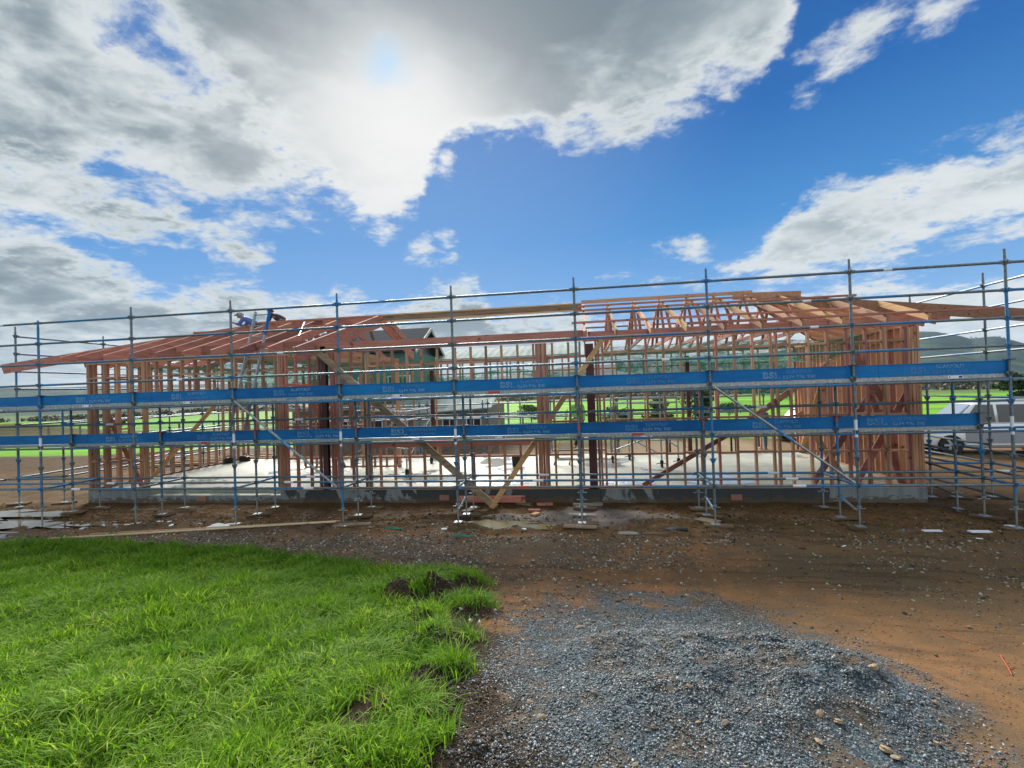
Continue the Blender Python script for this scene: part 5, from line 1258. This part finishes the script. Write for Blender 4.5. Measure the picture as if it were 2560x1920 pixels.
# ------------------------------------------------------------------ vehicles
def lerp_tab(tab, x):
    xs = [t[0] for t in tab]; return float(np.interp(x, xs, [t[1] for t in tab]))
W['silver'] = mat('silver_car_paint', lambda q, b: (b.inputs['Coat Weight'].__setattr__('default_value', .6), q.put(b.inputs['Base Color'], (.80,.83,.88,1))), .3, .1)
W['greypaint'] = mat('grey_lower_paint', (.30,.33,.38), .4, .25); W['glass'] = mat('dark_car_glass', (.02,.025,.03), .06, spec=.8)
W['screen'] = mat('windscreen_painted_reflection', (.30,.34,.38), .12, .3); W['lamp'] = mat('headlamp_glass', (.55,.62,.75), .12, .3); W['amber'] = mat('amber_lens', (.6,.10,.02), .3); W['whitecar'] = mat('white_car_paint', (.70,.73,.76), .3)  # windscreen base colour is made pale to paint in a reflection
def wagon(loc, rz, lab, body, lower, L=4.75, Hh=1.78, hw=.86, group=None):
    """local x runs from the nose (0) to the tail, y across, near side negative"""
    t = thing('parked_car', loc, lab, 'car', group); t.rotation_euler = (0,0,rz); t['_org'] = (0,0,0)
    hood = [(0,.78),(.15,.90),(.6,.99),(1.05,1.05),(4.6,1.06),(4.75,.95)]
    wid = [(0,.62),(.1,.75),(.35,.83),(1.0,.86),(4.2,.86),(4.6,.82),(4.75,.76)]
    bot = [(0,.30),(.3,.22),(4.4,.24),(4.75,.36)]
    m_ = MB(); xs = [0,.04,.1,.2,.35,.6,.85,1.05,1.4,1.9,2.4,2.9,3.4,3.9,4.3,4.55,4.68,4.75]; xs = [x*L/4.75 for x in xs]
    ring = []
    for x in xs:
        k = x*4.75/L; w_ = lerp_tab(wid, k)*hw/.86; h = lerp_tab(hood, k); b0 = lerp_tab(bot, k)
        sec = [(-w_*.9,b0),(-w_,b0+.12),(-w_*1.015,.55),(-w_,.78),(-w_*.95,h-.03),(-w_*.8,h),(0,h+.02),(w_*.8,h),(w_*.95,h-.03),(w_,.78),(w_*1.015,.55),(w_,b0+.12),(w_*.9,b0)]
        ring.append([(x, a, c_) for a, c_ in sec])
    n = len(ring[0]); m_.add([p for r_ in ring for p in r_], [(i*n+j, (i+1)*n+j, (i+1)*n+(j+1) % n, i*n+(j+1) % n) for i in range(len(ring)-1) for j in range(n)]+[tuple(range(n)), tuple((len(ring)-1)*n+j for j in range(n))[::-1]])
    q = lambda mm, nm, mt, sm=False, par=t: (lambda o: (COL.objects.link(o), setattr(o, 'parent', par), o)[2])(bpy.data.objects.new(nm, mm.mesh(nm, W[mt], sm)))
    q(m_, 'body', body, True)
    # greenhouse
    m_ = MB(); gh = [(.98,1.04,.80),(1.35,1.40,.74),(1.62,Hh-.10,.68),(1.95,Hh-.01,.64),(3.0,Hh+.02,.64),(4.1,Hh-.02,.64),(4.5,Hh-.14,.64),(4.68,1.05,.76)]
    rg = []
    for x, h, w2 in gh:
        x *= L/4.75; w0 = .80*hw/.86
        rg.append([(x,-w0,1.03),(x,-(w0+w2)/2,(1.03+h)/2),(x,-w2,h-.04),(x,-w2*.85,h),(x,0,h+.015),(x,w2*.85,h),(x,w2,h-.04),(x,(w0+w2)/2,(1.03+h)/2),(x,w0,1.03)])
    n = 9; m_.add([p for r_ in rg for p in r_], [(i*n+j, (i+1)*n+j, (i+1)*n+(j+1) % n, i*n+(j+1) % n) for i in range(len(rg)-1) for j in range(n)])
    q(m_, 'roof', body, True)
    for s in (-1, 1):
        for x0, x1, x2, x3 in ((1.30,2.15,1.70,2.15),(2.25,3.2,2.25,3.2),(3.30,4.45,3.30,4.30)):
            y0 = s*(.80+.012); y1 = s*(.665+.018)
            m_ = MB(); m_.add([(x0,y0,1.08),(x1,y0,1.08),(x3,y1,Hh-.13),(x2,y1,Hh-.13),(x0,y0-s*.03,1.08),(x1,y0-s*.03,1.08),(x3,y1-s*.03,Hh-.13),(x2,y1-s*.03,Hh-.13)], [(0,1,2,3),(7,6,5,4),(0,4,5,1),(1,5,6,2),(2,6,7,3),(3,7,4,0)]); q(m_, 'side_window', 'glass')
        m_ = MB(); m_.box(.25,4.6,s*.868-.012,s*.868+.012,.80,.84); q(m_, 'trim_strip', 'silver')
        m_ = MB(); m_.box(1.32,3.45,s*.873-.008,s*.873+.008,.36,.76); q(m_, 'lower_panel', lower)
        m_ = MB(); m_.box(1.32,3.45,s*.88-.012,s*.88+.012,.34,.385); q(m_, 'sill_trim', 'silver')
        m_ = MB(); m_.prism([(1.35,1.03),(1.52,1.03),(1.5,1.18),(1.38,1.2)], s*.82, s*1.0) ; q(m_, 'mirror', body)
        for xw in (.92, 3.75):
            m_ = MB(); yc = s*.80
            m_.tube((xw,yc-.11,.33), (xw,yc+.11,.33), .33, 24); wh = q(m_, 'wheel', 'black')
            m_ = MB(); ys = yc+s*.113; m_.tube((xw,ys-.01,.33), (xw,ys+.01*s,.33), .235, 24); m_.tube((xw,ys,.33),(xw,ys+s*.02,.33),.06,12)
            rim = q(m_, 'rim', 'galv', par=wh)
            m_ = MB()
            for a in range(6):
                c_, s_2 = math.cos(a*math.pi/3), math.sin(a*math.pi/3); m_.bar((xw+c_*.04,ys+s*.018,.33+s_2*.04), (xw+c_*.22,ys+s*.018,.33+s_2*.22), .07, .02, (0,1,0))
            q(m_, 'spokes', 'alu', par=wh)
            m_ = MB(); nn = 20
            vs = [(xw+r_*math.cos(math.pi*i/nn), s*.872+dy_, .30+r_*math.sin(math.pi*i/nn)) for dy_ in (-.01,.01) for r_ in (.335,.365) for i in range(nn+1)]
            k1 = nn+1; m_.add(vs, [(i,i+1,k1+i+1,k1+i) for i in range(nn)]+[(2*k1+i,3*k1+i,3*k1+i+1,2*k1+i+1) for i in range(nn)]+[(k1+i,k1+i+1,3*k1+i+1,3*k1+i) for i in range(nn)]+[(i,2*k1+i,2*k1+i+1,i+1) for i in range(nn)]); q(m_, 'wheel_arch', 'black')
        m_ = MB(); m_.add([(-.01,s*.36,.66),(.02,s*.62,.66),(.16,s*.80,.68),(.19,s*.81,.80),(.07,s*.64,.82),(.03,s*.38,.80),(.2,s*.36,.66),(.3,s*.6,.66),(.35,s*.74,.68),(.36,s*.74,.8),(.3,s*.6,.82),(.25,s*.38,.8)], [(0,1,4,5),(1,2,3,4),(6,7,10,11),(7,8,9,10)]+[(0,6,7,1),(1,7,8,2),(2,8,9,3),(3,9,10,4),(4,10,11,5),(5,11,6,0)]); q(m_, 'headlight', 'lamp')
        m_ = MB(); m_.tube((.02,s*.46,.735),(-.012+.03,s*.46,.735),.055,12); q(m_, 'lamp_bulb', 'glass')
        m_ = MB(); m_.box(.17,.26,s*.80,s*.835,.69,.79); q(m_, 'indicator', 'amber')
        m_ = MB(); m_.box(-.02,.06,s*.42,s*.6,.40,.47); q(m_, 'fog_light', 'lamp')
    m_ = MB()
    for k in range(5): m_.box(-.035,.03,-.34,.34,.665+.03*k,.68+.03*k)
    q(m_, 'grille', 'alu')
    m_ = MB(); m_.box(-.02,.05,-.34,.34,.655,.815); q(m_, 'grille_back', 'dark')
    m_ = MB(); m_.box(-.03,.05,-.64,.64,.36,.50); q(m_, 'bumper_opening', 'dark')
    m_ = MB(); m_.add([(1.02,-.70,1.10),(1.02,.70,1.10),(1.60,.60,Hh-.13),(1.60,-.60,Hh-.13),(1.05,-.70,1.08),(1.05,.70,1.08),(1.63,.60,Hh-.15),(1.63,-.60,Hh-.15)], [(0,1,2,3),(7,6,5,4),(0,4,5,1),(1,5,6,2),(2,6,7,3),(3,7,4,0)])
    for i in range(8): m_.v[i] = (m_.v[i][0]-.035, m_.v[i][1], m_.v[i][2]+.02)
    q(m_, 'windscreen', 'screen')
    return t
hd_ = math.atan2(-.33, 1.82)           # from the nose to the tail
x0 = Vector((24.54, 8.89, 0))-Vector((math.cos(hd_), math.sin(hd_), 0))*1.12+Vector((-math.sin(hd_), math.cos(hd_), 0))*.91
wagon((x0.x, x0.y, 0), hd_, 'silver wagon parked beyond the right corner, nose towards the timber frame', 'silver', 'greypaint')
wagon((20.6,14.2,0), R(8), 'small white car parked farther off behind the right wing, glimpsed between studs', 'whitecar', 'whitecar', 4.2, 1.5)

# ------------------------------------------------------------------ neighbouring buildings
def window(par, x0, x1, y, z0, z1, mt='dark'):
    f = MB(); f.box(x0,x1,y-.04,y,z0,z0+.05); f.box(x0,x1,y-.04,y,z1-.05,z1); f.box(x0,x0+.05,y-.04,y,z0+.0501,z1-.0501); f.box(x1-.05,x1,y-.04,y,z0+.0501,z1-.0501); f.box((x0+x1)/2-.02,(x0+x1)/2+.02,y-.04,y,z0+.0501,z1-.0501)
    w_ = f.build('window', W['white'], par)
    p = MB(); p.box(x0+.0501,x1-.0501,y-.02,y-.01,z0+.0501,z1-.0501); p.build('pane', W[mt], w_)
W['wall1'] = mat('grey_board_wall', lambda q, b: q.put(b.inputs['Base Color'], q.mix(q.noise(OC(q), 3, 4), (.17,.155,.145), (.27,.25,.235))), .8)
W['wall2'] = mat('brown_shed_wall', lambda q, b: q.put(b.inputs['Base Color'], q.mix(q.noise(OC(q), 3, 4), (.07,.055,.045), (.13,.105,.085))), .8)
def corr(q, b):
    x, y, z = q.xyz(POS(q)); n = q.m('SINE', q.m('MULTIPLY', x, 14.)); st = q.noise(q.vm('MULTIPLY', POS(q), (2, .3, .3)), 2, 3)
    q.put(b.inputs['Base Color'], q.mix(q.mr(st, .3, .7), (.20,.25,.245), (.30,.35,.34))); bump(q, b, n, .6, .02)
W['paleroof'] = mat('pale_ribbed_roof', corr, .9, spec=.08)
cot = thing('cottage', (3.6,12.4,0), 'low grey cottage with a pale ribbed roof behind the gap between the wings', 'house')
m_ = MB(); m_.box(-1.0,8.0,12,16.5,-.1,2.0); m_.build('wall', W['wall1'], cot)
m_ = MB(); m_.add([(3.4,11.55,1.72),(8.25,11.55,1.95),(8.25,14.2,2.75),(3.4,14.2,2.55),(3.4,11.55,1.66),(8.25,11.55,1.89),(8.25,14.2,2.68),(3.4,14.2,2.48)], [(0,1,2,3),(7,6,5,4),(0,4,5,1),(1,5,6,2),(2,6,7,3),(3,7,4,0)]); m_.build('roof', W['paleroof'], cot)
m_ = MB(); m_.box(-1.3,3.39,11.6,14.5,2.001,2.18); m_.build('flat_roof', W['paleroof'], cot)
for a, b in ((-.6,.5),(.9,1.9),(2.2,3.1),(3.5,4.3),(5.9,6.6),(7.0,7.7)): window(cot, a, b, 11.999, .55, 1.55)
for a, b in ((4.6,5.5),): 
    m_ = MB(); m_.box(a,b,11.93,11.999,0,1.6); m_.build('door', W['greypaint'], cot)
for u in (-1.1,1.2,3.4,5.7,8.05):
    m_ = MB(); m_.box(u-.045,u+.045,11.6,11.69,-.05,1.80 if u > 3 else 2.0); m_.build('post', W['oldz'], cot)
hs2 = thing('house', (3.4,16,0), 'dark grey gabled house roof with white barge boards rising behind the left wing', 'house')
GX0, GX1, GY0, GY1, GZ0, GZ1 = -2.2, 4.1, 14.0, 19.0, 4.75, 6.22
m_ = MB(); m_.add([(GX0,16.4,GZ1),(GX1,16.4,GZ1),(GX1,13.9,GZ0+.1),(GX0,13.9,GZ0+.1),(GX1,18.9,GZ0+.1),(GX0,18.9,GZ0+.1),(GX0,16.4,GZ1-.08),(GX1,16.4,GZ1-.08),(GX1,13.9,GZ0+.02),(GX0,13.9,GZ0+.02),(GX1,18.9,GZ0+.02),(GX0,18.9,GZ0+.02)],
    [(0,3,2,1),(0,1,4,5),(6,7,8,9),(6,11,10,7),(3,9,8,2),(1,2,8,7),(1,7,10,4),(4,10,11,5),(0,5,11,6),(0,6,9,3)]); m_.build('roof', W['grey'], hs2)
for sy in (-1, 1):
    m_ = MB(); m_.bar((GX1+.03,16.4,GZ1-.1), (GX1+.03,16.4+2.55*sy,GZ0-.02), .05, .16); m_.build('barge_board', W['pale'], hs2)
W['wrap'] = mat('teal_building_wrap', lambda q, b: q.put(b.inputs['Base Color'], q.mix(q.noise(OC(q), 2, 4), (.045,.13,.13), (.09,.24,.22))), .6)
m_ = MB(); m_.box(GX0+.2,GX1-.4,14.4,18.4,2.3,GZ0+.02); m_.build('upper_wall', W['wrap'], hs2)
m_ = MB(); m_.add([(GX1-.41,14.4,GZ0+.021),(GX1-.41,18.4,GZ0+.021),(GX1-.41,16.4,GZ1-.25),(GX1-.6,14.4,GZ0+.021),(GX1-.6,18.4,GZ0+.021),(GX1-.6,16.4,GZ1-.25)], [(0,1,2),(5,4,3),(0,3,4,1),(1,4,5,2),(2,5,3,0)]); m_.build('gable', W['dark'], hs2)
m_ = MB(); m_.box(GX0+.2,GX1-.4,14.4,18.4,-.1,2.299); m_.build('wall', W['wall2'], hs2)
for a, b in ((-.8,.3),(.8,1.6),(2.4,3.6)): window(hs2, a, b, 14.399, 2.7, 3.6, 'glass')
sh = thing('open_shed', (8,19,0), 'big open shed with a pale ribbed roof on thin posts beyond the gap', 'shed')
m_ = MB(); n = 10; x0_, x1_ = 3.9, 12.1
vs = []
for i in range(n+1):
    t_ = i/n; y_ = 17.6+5.5*t_; z_ = 4.55+ .95*math.sin(t_*math.pi/2)
    vs += [(x0_,y_,z_),(x1_,y_,z_),(x0_,y_,z_-.06),(x1_,y_,z_-.06)]
m_.add(vs, [f for i in range(n) for f in ((i*4,i*4+1,i*4+5,i*4+4),(i*4+2,i*4+6,i*4+7,i*4+3),(i*4,i*4+4,i*4+6,i*4+2),(i*4+1,i*4+3,i*4+7,i*4+5))]+[(0,2,3,1),(n*4,n*4+1,n*4+3,n*4+2)]); m_.build('roof', W['paleroof'], sh)
for u in (4.2,6.1,8.0,9.9,11.8):
    for v in (17.8,22.8): m_ = MB(); m_.box(u-.05,u+.05,v-.05,v+.05,-.1,4.5 if v < 18 else 5.35); m_.build('post', W['galv'], sh)
m_ = MB(); m_.box(x0_,x1_,17.62,17.70,4.36,4.48); m_.build('beam', W['galv'], sh)

# ------------------------------------------------------------------ shrubs and trees
def foliage(n, blobs, size, seed):
    rg = np.random.default_rng(seed); k = rg.integers(0, len(blobs), n); B = np.array(blobs)[k]
    d = rg.normal(0, 1, (n, 3)); d /= np.linalg.norm(d, axis=1, keepdims=True); r = rg.random(n)**.45
    c = B[:, :3]+d*B[:, 3:6]*r[:, None]
    a = rg.normal(0, 1, (n, 3)); a /= np.linalg.norm(a, axis=1, keepdims=True); b = np.cross(a, rg.normal(0, 1, (n, 3))); b /= np.linalg.norm(b, axis=1, keepdims=True)
    s = size*(.5+rg.random(n)); a = a*s[:, None]; b = b*(s*.55)[:, None]
    co = np.stack([c-a, c+b, c+a, c-b], 1).reshape(-1, 3); return co, np.arange(4*n), np.full(n, 4), np.repeat(rg.random(n), 4)
def leafmat(nm, c0, c1, c2):
    def f(q, b):
        a = q.n('ShaderNodeAttribute', attribute_name='rnd').outputs['Fac']; q.put(b.inputs['Base Color'], q.ramp(a, [(0, c0), (.6, c1), (1, c2)]))
    W[nm] = mat(nm, f, .7, spec=.2)
leafmat('leaf_dark', (.010,.022,.010), (.025,.05,.018), (.06,.10,.03)); leafmat('leaf_mid', (.03,.055,.02), (.06,.10,.03), (.13,.17,.06)); leafmat('leaf_grey', (.07,.07,.055), (.14,.14,.10), (.24,.23,.17))
W['bark'] = mat('bark', (.06,.045,.035), .9)
def shrub(x, y, w_, h, leaf, lab, n=2600, size=.05, name='shrub', cat='shrub', group=None, trunk=.25, seed=0):
    z = gz(x, y); rg = random.Random(seed+5); t = thing(name, (x, y, z), lab, cat, group)
    bl = []
    for i in range(9):
        a = rg.uniform(0, 6.28); r_ = rg.uniform(0, .36)*w_; zz = h*rg.uniform(trunk+.05, .82); bl.append((math.cos(a)*r_, math.sin(a)*r_, zz, w_*rg.uniform(.13,.25), w_*rg.uniform(.13,.25), h*rg.uniform(.10,.2)))
    co, lp, pr_, at = foliage(n, bl, size, seed); o = soup('crown', co, lp, pr_, W[leaf], at); o.parent = t
    m_ = MB(); m_.tube((0,0,-.1), (0,0,h*.5), .035*h, 7, .015*h)
    for b in bl[:7]: m_.tube((0,0,h*.25), (b[0],b[1],b[2]), .014*h, 5, .004*h)
    o = bpy.data.objects.new('trunk', m_.mesh('trunk', W['bark'])); COL.objects.link(o); o.parent = t
    return t
shrub(7.9,30.2,2.9,1.55,'leaf_mid','loose green bush on the bright paddock behind the gap, left of the middle post',2600,.06,seed=1)
shrub(16.2,17.2,2.6,2.1,'leaf_mid','leafy bush behind the right wing close to the right steel column',3000,.06,seed=2)
shrub(14.1,17.0,1.8,1.9,'leaf_mid','small bush left of the leafy bush behind the right wing',1800,.06,seed=3)
shrub(18.6,18.5,2.4,3.0,'leaf_dark','dark dense tree behind the middle of the right wing',3500,.06,'tree','tree',seed=4)
shrub(22.3,27.5,3.2,1.5,'leaf_mid','low spreading bush in the paddock behind the right wing',2200,.06,seed=5)
hx, hy = fl(2570,1000,0.)
shrub(hx,hy,7,3.0,'leaf_dark','big dark hedge tree at the right picture edge beyond the silver wagon',7000,.14,'tree','tree',trunk=.05,seed=6)
shrub(hx+6,hy+1,7,3.2,'leaf_dark','dark hedge tree beyond the picture edge beside the big one',5000,.14,'tree','tree',trunk=.05,seed=7)
shrub(-31,30,3,1.6,'leaf_mid','scrubby bush on the earth mound at the far left',2000,.08,seed=8)
shrub(13.4,21,3.2,1.0,'leaf_dark','low dark shrub along the yard edge behind the right wing',2000,.06,trunk=.05,seed=9)
shrub(21.6,17.5,3.4,.9,'leaf_dark','low dark shrub beside the farther parked car',2000,.06,trunk=.05,seed=10)
# rows of bare willows and scrub far off, one mass
rg = np.random.default_rng(8); bl = []
for i in range(420):
    a = rg.uniform(-1.0, .95); d = rg.uniform(230, 330) if a > -.15 else rg.uniform(300, 420); x = CAM.x+math.sin(a)*d; y = CAM.y+math.cos(a)*d; h = rg.uniform(3, 9) if a > .0 else rg.uniform(.6, 1.8)
    bl.append((x, y, gz(x, y)+h*.45, rg.uniform(2.5,6), rg.uniform(2.5,6), h*.55))
co, lp, pr_, at = foliage(60000, bl, .75, 9); tag(soup('far_scrub', co, lp, pr_, W['leaf_grey'], at), 'grey-green scrub and bare willows across the far flats', 'scrub', kind='stuff')
bl = []
for i in range(160):
    a = rg.uniform(-1.0, .95); d = rg.uniform(130, 160); x = CAM.x+math.sin(a)*d; y = CAM.y+math.cos(a)*d
    bl.append((x, y, gz(x, y)+.4, rg.uniform(1.5,5), rg.uniform(1,2), rg.uniform(.4,.9)))
co, lp, pr_, at = foliage(26000, bl, .3, 10); tag(soup('rush_band', co, lp, pr_, W['leaf_grey'], at), 'pale rushes along the far side of the paddock', 'rushes', kind='stuff')
# skyline trees on the right hill
for i, (x, y) in enumerate(((2358,838),(2363,838),(2369,839),(2374,840),(2428,848),(2434,847),(2440,847),(2498,846),(2504,848),(2509,848))):
    d = ray(x, y); d = d/math.hypot(d.x, d.y); p = CAM+d*2580; h = 15+4*math.sin(i*2.1)
    t = thing('skyline_tree', (p.x, p.y, p.z-8), 'tiny thin-trunked tree on the crest of the right hill', 'tree', 'skyline trees on the right hill')
    co, lp, pr_, at = foliage(120, [(0,0,h*.8,4,4,h*.2),(2,0,h*.65,3,3,h*.15)], .9, 50+i); o = soup('crown', co, lp, pr_, W['leaf_dark'], at); o.parent = t
    m_ = MB(); m_.tube((0,0,-4), (0,0,h*.8), .8, 6, .3); o = bpy.data.objects.new('trunk', m_.mesh('trunk', W['bark'])); COL.objects.link(o); o.parent = t
# paddock fence
fn = thing('paddock_fence', (10,24,0), 'low post and wire fence along the paddock behind the house', 'fence')
for i in range(40):
    x = -45+2.8*i; z = gz(x, 22.5); m_ = MB(); m_.box(x-.05,x+.05,22.45,22.55,z-.1,z+1.05); m_.build('post', W['oldz'], fn)
for z in (.45,.75,1.0):
    m_ = MB(); m_.path([(-45+5.6*i,22.43,gz(-45+5.6*i,22.43)+z) for i in range(20)], .012, 5); m_.build('wire', W['galv'], fn)
bpy.context.view_layer.update()
# ------------------------------------------------------------------ haze
HAZE = True
if HAZE:
    m_ = MB(); m_.box(-5100, 5100, -390, 5300, -60, 430)
    hz = bpy.data.materials.new('haze'); hz.use_nodes = True; nt = hz.node_tree; nt.nodes.clear()
    pv = nt.nodes.new('ShaderNodeVolumePrincipled'); pv.inputs['Color'].default_value = (.55,.75,1,1); pv.inputs['Density'].default_value = .00005; pv.inputs['Anisotropy'].default_value = 0.
    nt.links.new(pv.outputs[0], nt.nodes.new('ShaderNodeOutputMaterial').inputs['Volume'])
    o = m_.build('haze', hz); o['kind'] = 'stuff'; o['label'] = 'thin bluish air over the plain'
for o in list(bpy.data.objects):
    if '_org' in o: del o['_org']
